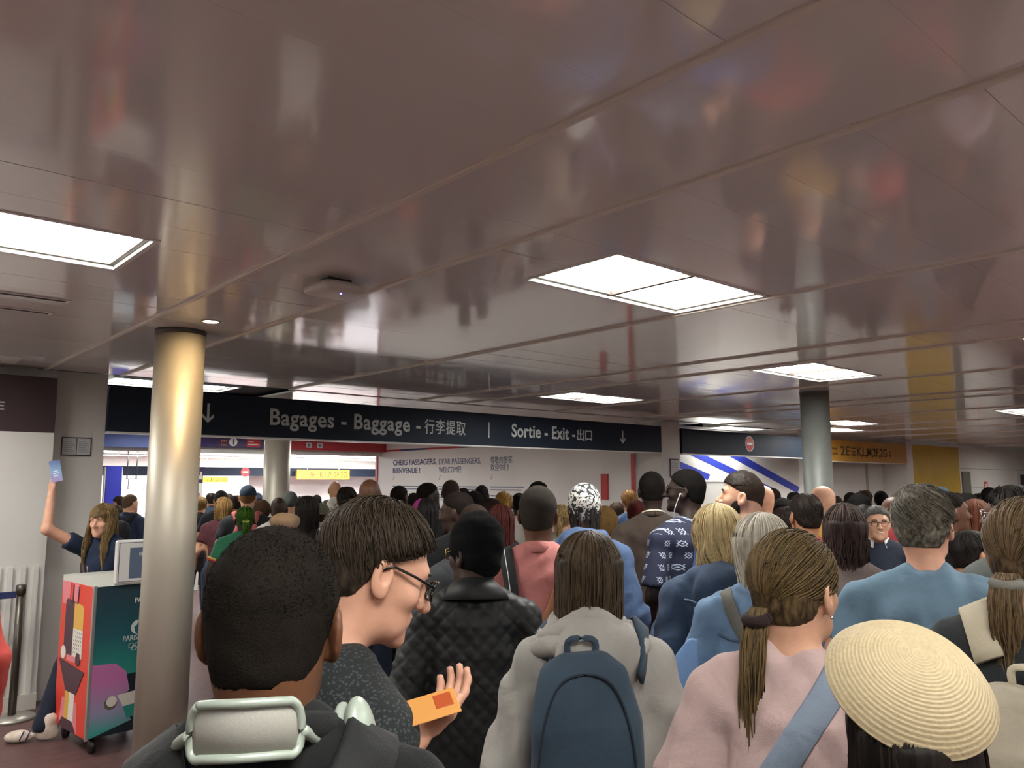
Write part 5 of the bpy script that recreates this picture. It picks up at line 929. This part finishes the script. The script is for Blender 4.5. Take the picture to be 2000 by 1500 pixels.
# -- man in a blue T-shirt
F13 = Fig('grey haired man in a steel blue T-shirt', 1800, 946, 2.6, -2, .016, 'pink', 1.16, 1.16, hy=16, hp=-2, lean=.01); F13.arm(-1, (-.33, -.04, 1.16*F13.s), (-.19, .16, 1.05*F13.s)); F13.arm(1, (.33, -.02, 1.16*F13.s), (.19, .18, 1.05*F13.s)); F13.body(); mb13 = cloth('6488a0', .8, .05); F13.top(mb13, 'tee', th=.016, fold=.007, ff=12, sleeve=.60, vox=.009); h13 = hairm('38352e', '8a8476', .55, .7); F13.cap(h13, .013, .004, 55); F13.combed(h13, 850, .015, .0015, .1, .55, .008, tw=.6); F13.legs(M_JEAN)
# -- woman with a straw hat
F14 = Fig('woman in a wide round straw hat seen from behind and above', 1778, 1240, 1.28, 0, .05, 'light', .95, 1.05, hy=10, hp=10, lean=.0); F14.body(); F14.top(cloth('232427', .85), 'long', th=.016, vox=.011); F14.legs(M_BLK); F14.long_hair(hairm('14110f', '2c2622'), .34, .014, 420, r=.003, spread=1.15, wave=.01)
def straw(): t = NT('woven_straw'); t.set(Roughness=.65); mp = t.coords(); n = t.noise(mp, 160, 2); r = t.ramp(n, 0, [(.3, lin('b0a07e')), (.7, lin('bdad8b'))]); t.l(r, 0, t.b, 'Base Color'); t.bump(n, 0, .3, .003); return t.m
nrm = _U*.80-_R*.09-_F*.58; nl = A3(nrm@A3(math.cos(F14.rz), math.sin(F14.rz), 0), nrm@A3(-math.sin(F14.rz), math.cos(F14.rz), 0), nrm[2]); nl /= np.linalg.norm(nl); ax = np.cross(nl, A3(.3, 1, 0)); ax /= np.linalg.norm(ax); ay = np.cross(nl, ax); hc = F14.local(at(1776, 1334, 1.24)); Rg = []
for r_ in np.linspace(.002, .116, 150):
    z = .075*(1-(r_/.116)**2.3)-.008*(r_/.116)**8+.0006*math.sin(2*pi*r_/.0046); Rg.append([hc+ax*r_*1.06*math.cos(a)+ay*r_*.96*math.sin(a)+nl*(z+.004*(r_/.15)**3*math.sin(2*a+.6)) for a in np.linspace(0, 2*pi, 73)[:-1]])
for r_, z in ((.114, -.012), (.09, -.0), (.07, .01)): Rg.append([hc+ax*r_*1.06*math.cos(a)+ay*r_*.96*math.sin(a)+nl*z for a in np.linspace(0, 2*pi, 73)[:-1]])
rings('straw_hat', Rg, straw(), F14.o)
# -- woman at the right edge with a cream backpack
F15 = Fig('woman with a low ponytail and cream backpack at the right edge', 2002, 974, 1.95, 4, .014, 'light', 1.0, 1.05, hy=8, hp=-4, lean=.02); F15.body(); F15.top(cloth('2a3032', .8), 'long', th=.02, fold=.006, vox=.010); h15 = hairm('32281b', '7a6448', .42, .35); F15.cap(h15, .014, .003, 45); F15.pony(h15, (-.02, -.118, -.045), .26, 620, .016, .0018, (-.02, -.04, -1), .034, n2=360, tiemat=cloth('7d7c72'), tier=.022, bend=.03); F15.legs(M_DKT)
p15 = pack(F15, 'cream canvas backpack with a loop handle worn at the right edge', 'a59b86', .88, 1.37, .34, .20, vox=.009, mat=cloth('a59b86', .9, .06), strapmat=cloth('c2b89a', .8), swd=.075, yo=-.01)
# -- red sleeve at the left edge
F16 = Fig('person in a red top at the left edge, only the arm showing', -150, 950, 3.0, 5, .01, 'light', 1.05, 1.05); F16.body(); F16.top(cloth('c23328', .8), 'long', th=.02, vox=.012, hem=1.05*F16.s); F16.cap(fuzz('201812'), .01); F16.legs(M_BLK, 'wide')
# -- child
FC = Fig('small child with dark hair, only the top of the head showing', 1312, 1456, 2.5, 0, .02, 'tan', .75, .8, hs=.92); FC.body(); FC.top(cloth('2b3a52'), 'tee', vox=.014); FC.cap(hairm('0d0f0e', '1c201e', .5, .6), .022, .004, 50); FC.legs(M_JEAN)
# ================================================================== staff member at the kiosk
FW = Fig('staff woman behind the kiosk holding up a leaflet', 203, 984, 6.2, -142, .014, 'pink', .95, 1.0, hy=-4, hp=-6, group='staff', name='person'); FW.facefeat = True; FW.hv = .006; FW.bv = .014
wr = FW.local(at(101, 962, 6.1)); el = FW.local(at(92, 1034, 6.05)); FW.arm(1, el, wr); FW.hands_ = {1: FW.hand(1, wr, FW.local(at(104, 935, 6.1))-wr, FW.local(at(130, 950, 6.2))-wr, .9)}; FW.fine = [(wr-.10, wr+A3(.10, .10, .14), .007)]
FW.body(legs=False); mn = cloth('1c2b46', .8); FW.top(mn, 'tee', th=.014, sleeve=.5, vox=.013); FW.neckband(mn, .008); FW.eyes('33404a', '4a3626', .003); FW.long_hair(hairm('5a452c', 'a58a5e', .42), .40, .016, 380, a=2.1, r=.004, wave=.008, back=.0, fwd=.115)
v = FW.hvol(.03); v.add(ell(CRC+A3(0, .004, 0), CRR+.014), .01); v.cut(lambda x, y, z: np.maximum(.035-z+.25*np.abs(x), .02-y)); FW.hobj('fringe', v, hairm('5a452c', 'a58a5e', .42))
def wleg(hx, foot): # one leg: hip to a point on the floor
    f = FW.local(A3(foot[0], foot[1], 0)); kn = (A3(hx, 0, .86)+f)/2+A3(0, .03, .02); return f, [(cone((hx, -.01, .84), kn, .085, .068), .03), (cone(kn, f+A3(0, 0, .10), .068, .062), .02)]
fr, pr = wleg(.08, (1.36, 6.50)); fl, pl = wleg(-.08, tuple(FW.world(A3(-.09, .02, 0))[:2])); v = Vol(axis(-.5, .55, .014), axis(-.6, .6, .014), axis(.06, 1.0, .014)); v.add(loft([(.80, 0, -.01, .165, .12), (.97, 0, 0, .15, .10)]), .03)
for q in pr+pl: v.add(*q)
folds(v, 4, 24, .005); v.cut(lambda x, y, z: .065-z+0*x+0*y); V, Q = v.mesh(); obj_np('trousers', V, Q, cloth('1c2436'), FW.o); M_SHOE = plain('cream_sneaker', 'cbbcae', .6, nscale=30)
lf_ = FW.dl(-1, 0, -.25)
for f in (fr, fl): use('shoe', shoe_mesh(), M_SHOE, FW.o, (f[0], f[1], 0), (1.15, 1.2, 1.1), (math.atan2(lf_[1], lf_[0])-pi/2) if f is fr else 0)
ld = lf_/np.linalg.norm(lf_[:2]); vd = FW.dl(0, 0, -1)
for q in (.01, .05): tube('shoe_stripe', [fr+ld*(.06+q)*A3(1, 1, 0)+vd*.052*A3(1, 1, 0)+A3(0, 0, .025), fr+ld*(.04+q)*A3(1, 1, 0)+vd*.040*A3(1, 1, 0)+A3(0, 0, .085)], .005, plain('stripe_navy', '2a2f5c', .5), FW.o, 5)
tube('lanyard', [(-.05, .075, 1.40*FW.s), (-.03, .115, 1.25*FW.s), (0, .125, 1.10*FW.s), (.03, .115, 1.25*FW.s), (.05, .075, 1.40*FW.s)], .008, cloth('c78f9a'), FW.o)
c = at(109, 920, 6.08); lf = thing('leaflet', 'pale blue and lilac leaflet held up by the staff woman', 'leaflet', tuple(c), YAW-pi/2); Rl = rotm(0, rad(90), 0)@rotm(rad(12), 0, 0)
def lmat(): t = NT('leaflet_print'); t.set(Roughness=.5); mp = t.coords(); s = t.n('ShaderNodeSeparateXYZ'); t.l(mp, 0, s, 0); m = t.n('ShaderNodeMapRange', i_1=-.08, i_2=.08); t.l(s, 'Z', m, 0); r = t.ramp(m, 0, [(0., lin('9a86b4')), (.5, lin('7a9cc0')), (1., lin('54648e'))]); t.l(r, 0, t.b, 'Base Color'); return t.m
slab('sheet', .088, .165, .002, lmat(), lf, Rl)
for k_ in range(3): slab('printed_line', .035+.01*(k_ % 2), .006, .0026, M_WHITE, lf, Rl, Rl@A3(.0, .0-.018*k_, .0))

# ================================================================== the crowd, nearest rows first
def hold_pack(label, col, **kw): return lambda F: pack(F, label, col, **kw)
def short_glasses(F): F.glasses(plain('dark_glasses_frame', '1a1512', .3), .020)
crowd('man with a shaved head in dark grey right behind the black knitted hat', 926, 984, 4.0, -5, 'brown', ('buzz', '2a211c'), ('long', '3c4144'), hy=-8)
crowd('frowning older man with a bare dark head looking left', 893, 960, 4.75, -20, 'dark', ('buzz', '1d1815'), ('coat', '15161a'), hy=-48, hp=-8, face=True)
crowd('woman in black with magenta strands among her black braids', 830, 973, 5.2, 4, 'dark', ('none',), ('long', '141318'), extra=lambda F: F.braids(hairm('0d0b0c', '1c1718'), .30, 90, .0050, mat2=hairm('5c1f4c', '8a2f70'), sel=(-1.2, -.5)), hatz=.012)
crowd('woman with dark red braids between the bare headed man and salmon shirt', 978, 986, 5.2, 6, 'dark', ('braids', '2a1010', '4c1c18', .26), ('jacket', '2b2826'))
crowd('person in an orange knitted cap', 789, 985, 6.2, 0, 'dark', ('beanie', 'c9481c'), ('jacket', '1a1a1e'))
crowd('tall bald man left of the welcome wall carrying a black bag strap', 723, 936, 5.6, 8, 'brown', ('bald',), ('jacket', '2c2a26'), wd=1.05, fat=1.1)
crowd('man in profile looking right in front of the welcome wall', 838, 942, 6.8, 40, 'deep', ('buzz', '110e0c'), ('jacket', '303236'), hy=30)
crowd('man with a smooth shaved head right of the profile man', 881, 937, 7.3, 8, 'brown', ('buzz', '2e2520'), ('long', '8b8a84'))
crowd('man with white earbud behind the orange cap', 781, 948, 7.7, 10, 'dark', ('buzz', '16110e'), ('tee', 'c9c8c2'), hy=25)
crowd('man in a black and white checked shirt', 678, 949, 7.2, 6, 'tan', ('short', '15110e', '2e2620'), ('long', check_cloth()), extra=hold_pack('dark teal backpack on the checked shirt', '1d2a30', wd=.24, dp=.10))
crowd('woman with very long straight black hair', 601, 969, 6.2, 2, 'tan', ('long', '110f10', '2c2828', .34), ('long', '1a1a1c'))
crowd('person in a beige flat cap right of the green ponytail', 557, 994, 5.0, 0, 'brown', ('flatcap', '8a6f52', '2a211b'), ('jacket', '23262a'), extra=hold_pack('white strapped rucksack under the beige flat cap', 'b7b5ae', wd=.26, dp=.10))
crowd('bald man beside the beige flat cap', 545, 971, 7.8, 0, 'dark', ('bald',), ('tee', 'c0bdb4'))
crowd('person in a dark green grey knitted cap', 567, 959, 8.7, 0, 'light', ('beanie', '3f4440'), ('jacket', '6a6a5c'))
crowd('person in an olive cap left of the checked shirt', 628, 982, 7.8, 15, 'light', ('cap', '6a6a52', '3a2c20', True), ('jacket', '6c6a54'))
crowd('white haired person left of the checked shirt', 655, 970, 8.6, 0, 'pink', ('short', '9a948a', 'cfcac0'), ('jacket', '4c5058'))
crowd('tall bald man far behind the checked shirt', 654, 940, 10.2, -10, 'olive', ('bald',), ('tee', '4a4438'))
# green jersey
def jersey(F):
    k = F.s; my = cloth('d2b21e')
    for c, dr in F.ends:
        for q, mt in ((-.015, cloth('c23028')), (-.028, my)):
            Rr = [c+dr*q+.070*(np.cross(dr, A3(0, 1, 0))*math.cos(a)+A3(0, 1, 0)*math.sin(a)) for a in np.linspace(0, 2*pi, 21)]; tube('sleeve_trim', Rr, .009, mt, F.shirt, 6)
    H_, N = hug(F, [(-.04+.08*u, -.15, 1.28*k) for u in np.linspace(0, 1, 6)], .002); ribbon('yellow_number', H_, N, .10, .003, my, F.shirt)
crowd('woman with a bright green ponytail in a green football jersey', 479, 988, 7.2, -6, 'dark', ('pony', '1f3a10', '4c7a22', .24, (0, -.108, .02), 'a8c23a'), ('tee', '1c7a56'), wd=1.15, fat=1.15, extra=jersey)
crowd('man in a dark blue cap worn with the peak forward', 485, 947, 8.0, 5, 'light', ('cap', '24384c', '5a4026'), ('tee', '232429'), wd=1.1, extra=hold_pack('dark backpack with a coral red side on the blue cap man', 'b04a48', wd=.26, dp=.10))
crowd('person in a maroon T-shirt with bushy light brown hair', 438, 972, 9.0, 4, 'light', ('bob', '5a4226', 'a5804e', .11), ('tee', '4e2029'), wd=1.05, fat=1.1, legs=M_JEAN)
crowd('person in a black cap behind the maroon T-shirt', 432, 957, 10.0, 0, 'tan', ('cap', '1a1a1c', '241a12', True), ('tee', '1c1c20'))
crowd('dark brown haired person left of the blue cap', 463, 966, 10.8, 0, 'tan', ('short', '1a120d', '3a2a1e'), ('tee', '3a3a34'))
crowd('sandy haired person right beside the near metal column', 393, 969, 11.2, 8, 'light', ('short', '6a4f2c', 'a08050'), ('tee', '17171b'))
crowd('curly brown haired person right of the blue cap', 512, 975, 9.3, 0, 'light', ('afro', '2e1f12'), ('tee', '444a52'))
crowd('half bald man in a navy shirt left of the near column', 256, 965, 10.0, 30, 'light', ('buzz', '4a3a2c'), ('long', '222e48'), hy=20, extra=hold_pack('black backpack on the navy shirt man', '17181c'))
crowd('person in red left of the near column by the blue totem', 233, 968, 13.0, -30, 'tan', ('short', '1c120c', '3a281a'), ('tee', 'b0222c'), hy=-20)
crowd('person in pale blue in front of the blue totem', 229, 986, 11.6, 0, 'tan', ('short', '15100c', '2e241c'), ('tee', 'a8c0cc'))
# centre, behind the salmon shirt
crowd('person with smooth black hair right of the bare headed man', 925, 955, 6.6, 0, 'dark', ('afro', '0f0c0b', .016), ('jacket', '1c1c22'))
crowd('person with wide curly dark hair behind the dark red braids', 957, 972, 6.0, 5, 'dark', ('afro', '1a100e', .03), ('tee', '2a2a2e'))
crowd('far man with black hair in front of the welcome wall text', 941, 947, 9.3, 0, 'deep', ('buzz', '0d0b0a'), ('tee', '5c5c60'))
crowd('woman with golden braids tied in a ponytail', 984, 959, 7.4, 4, 'brown', ('pony', '6a4a20', 'a8803e', .24, (.03, -.10, .03)), ('tee', 'c6c2b6'))
crowd('man in black and white left of the salmon shirt', 1014, 962, 8.1, 0, 'deep', ('buzz', '0e0c0b'), ('tee', 'bdbcb8'))
crowd('person whose flat black hair shows above the salmon shirt man', 1051, 937, 7.0, 0, 'deep', ('afro', '0d0b0a', .02), ('tee', 'cac6ba'))
crowd('fair haired woman with a light bag between salmon shirt and bandana', 1097, 984, 6.6, 10, 'light', ('pony', '6a5232', 'b49a6a', .2), ('jacket', '8a8272'), extra=hold_pack('pale peach shoulder pack of the fair haired woman', 'd0b49a', wd=.24, dp=.1))
crowd('curly blonde person right of the bandana', 1180, 986, 5.8, 0, 'tan', ('afro', '5a4426', .024), ('tee', '3a3040'), extra=lambda F: pack(F, 'lilac floral backpack right of the bandana', 'x', mat=floral_cloth('2a2630', '8a76a0', 'b8a6c0'), wd=.30, dp=.15, xo=.10))
crowd('ginger cropped man in a blue jacket far back', 1229, 956, 8.6, -12, 'pink', ('short', '7a5226', 'b08450'), ('jacket', '3e5c88'), wd=.95)
crowd('person with dark red hair left of the brown polo', 1243, 974, 7.4, 0, 'brown', ('afro', '3a1614', .018), ('tee', '3a2624'))
# right half
crowd('bald older man behind the bearded man', 1488, 948, 6.4, -20, 'pink', ('bald',), ('jacket', '2e3540'), hy=-20)
crowd('small dark head right of the bald older man', 1510, 953, 8.6, 5, 'brown', ('buzz', '1c1512'), ('tee', '2b2b2f'))
crowd('person with full black hair left of the red shirt man', 1528, 969, 6.8, 0, 'brown', ('afro', '0e0c0b', .018), ('tee', '2a2a30'))
crowd('woman with sunglasses in profile left of the red shirt man', 1534, 988, 5.2, -70, 'pink', ('short', '1a1412', '3a2e28'), ('tee', '5a4a44'), extra=short_glasses, face=True)
crowd('dark haired man in a red T-shirt in the right crowd', 1570, 962, 4.5, -12, 'tan', ('short', '15110f', '332a24'), ('tee', '9c2a2c'), hy=-14, extra=short_glasses)
crowd('bald man in a yellow jacket with a white collar', 1603, 949, 6.0, -32, 'light', ('bald',), ('jacket', 'c8951c'), hy=-25, extra=lambda F: F.shirt_collar(cloth('d2d2cc'), .045, .03))
crowd('woman with long dark brown hair behind the blue T-shirt', 1648, 984, 3.5, -2, 'light', ('long', '1a1210', '463630', .24), ('tee', '6a5a56'))
crowd('far man with cropped hair above the long dark hair', 1661, 961, 9.3, 0, 'brown', ('buzz', '1a1411'), ('tee', '44464c'))
crowd('person with a round afro in the right crowd', 1677, 962, 7.4, 0, 'deep', ('afro', '0b0a0a', .030), ('tee', '34343a'))
crowd('far man with light brown hair behind the afro', 1689, 956, 10.4, 10, 'tan', ('short', '2e2018', '5a4434'), ('tee', '50545c'))
crowd('dark haired person just behind the smiling man', 1684, 984, 6.7, 0, 'tan', ('short', '0e0c0b', '24201c'), ('tee', '3c4a48'))
def smile(F):
    F.glasses(plain('dark_glasses_frame', '1a1512', .3), .020, None, .100, .008, .0024); F.shirt_collar(cloth('d8d8d4'), .04, .03); tube('smile', F.hM([(-.021, .0905, -.050), (-.010, .0985, -.0555), (.010, .0985, -.0555), (.021, .0905, -.050)]), .0032, plain('teeth', 'cdbfb4', .4), F.o)
fs = crowd('smiling man in glasses turned to face the viewer', 1712, 986, 5.6, 172, 'light', ('short', '4a4846', '8a8682'), ('jacket', '232c3c'), extra=smile, face=True)
crowd('bald man in glasses and a red shirt behind the smiling man', 1742, 970, 6.1, -30, 'brown', ('bald',), ('tee', 'a5242c'), hy=-20, extra=short_glasses)
crowd('man in profile looking right beside the blue T-shirt man', 1853, 959, 4.6, 35, 'brown', ('buzz', '15110e'), ('jacket', '17181b'), hy=25)
crowd('person in a light blue cap in front of the yellow wall', 1838, 950, 9.2, 0, 'tan', ('cap', '6fa3cc', '2a1c14'), ('tee', '7a8088'))
crowd('black haired person below the yellow wall edge', 1886, 960, 6.4, 0, 'brown', ('afro', '0f0d0c', .022), ('jacket', '24262a'))
crowd('woman with reddish brown braids near the right edge', 1905, 975, 5.2, 8, 'brown', ('braids', '3a1f14', '6e3e28', .28), ('tee', 'a58a90'))
crowd('short dark haired boy near the right edge', 1897, 1034, 4.2, 25, 'tan', ('short', '120f0d', '2a2420'), ('tee', '8a2a34'), hy=25)
crowd('tall man in glasses looking left at the right edge', 1972, 945, 3.2, -30, 'brown', ('short', '120f0d', '2a221c'), ('jacket', '5a605c'), hy=-35, extra=lambda F: F.glasses(plain('silver_rim', 'b8b8b8', .2, .9), .021))
crowd('small far head in front of the white right wall', 1931, 951, 8.2, 0, 'deep', ('buzz', '0f0d0c'), ('tee', '3a3c44'))
# far rows: more distant heads
for i, (px, py, d, sk_, hr, tp, lb) in enumerate([(413, 962, 14, 'tan', ('short', '1a120c', '3a2a1c'), '3a4a60', 'distant dark haired head right of the near column'), (447, 963, 14.5, 'light', ('short', '2c2018', '5a4632'), '5a5a60', 'distant brown haired head above the maroon T-shirt'), (503, 962, 13, 'tan', ('cap', '23304a', '1a1410'), '444850', 'distant head in a navy cap right of the blue cap'), (531, 972, 12, 'light', ('short', '3a2a1c', '6a523a'), '6a6460', 'distant head just left of the lit column foot'), (590, 968, 11.5, 'tan', ('short', '15110e', '2a221c'), '555048', 'distant head behind the long black hair'), (619, 966, 13, 'brown', ('buzz', '15110e'), '60605c', 'distant cropped head left of the tall bald man'), (640, 975, 10.6, 'light', ('short', '1c1612', '3a3028'), '4a4a50', 'distant dark head below the bright white wall'),
    (700, 965, 9.4, 'tan', ('short', '1a1512', '382e26'), '3c3c40', 'distant head right of the checked shirt'), (752, 975, 8.6, 'dark', ('afro', '100d0c', .016), '33363a', 'distant dark head left of the orange cap'), (808, 962, 9.6, 'dark', ('buzz', '110d0b'), '8a8a86', 'distant head between orange cap and profile man'), (905, 950, 9.9, 'dark', ('afro', '0f0c0b', .014), '2a2c30', 'distant head right of the smooth shaved head'), (1204, 980, 9.0, 'light', ('short', '2a1e14', '544030'), '4a4450', 'distant head above the lilac backpack'), (1550, 960, 9.6, 'light', ('short', '1a1512', '3a3028'), '484c54', 'distant head behind the red shirt man'), (1630, 967, 10.0, 'light', ('short', '2a2018', '54443a'), '50505a', 'distant head right of the yellow jacket'), (1720, 957, 11.2, 'brown', ('afro', '0e0c0b', .02), '3a3c40', 'distant dark head above the smiling man'), (1757, 965, 8.4, 'tan', ('short', '17120f', '332a22'), '4a4c52', 'distant head left of the blue T-shirt man'), (1868, 962, 8.0, 'brown', ('buzz', '14100e'), '3c3e46', 'distant head under the yellow wall'), (1912, 962, 9.4, 'tan', ('short', '15110e', '30261e'), '484a50', 'distant head below the red wall sign'), (1955, 960, 7.6, 'brown', ('afro', '0f0d0c', .018), '3a3030', 'dark head just left of the tall man at the right edge')]):
    crowd(lb, px, py, d, random.uniform(-15, 15), sk_, hr, ('tee', tp), group='distant passengers')
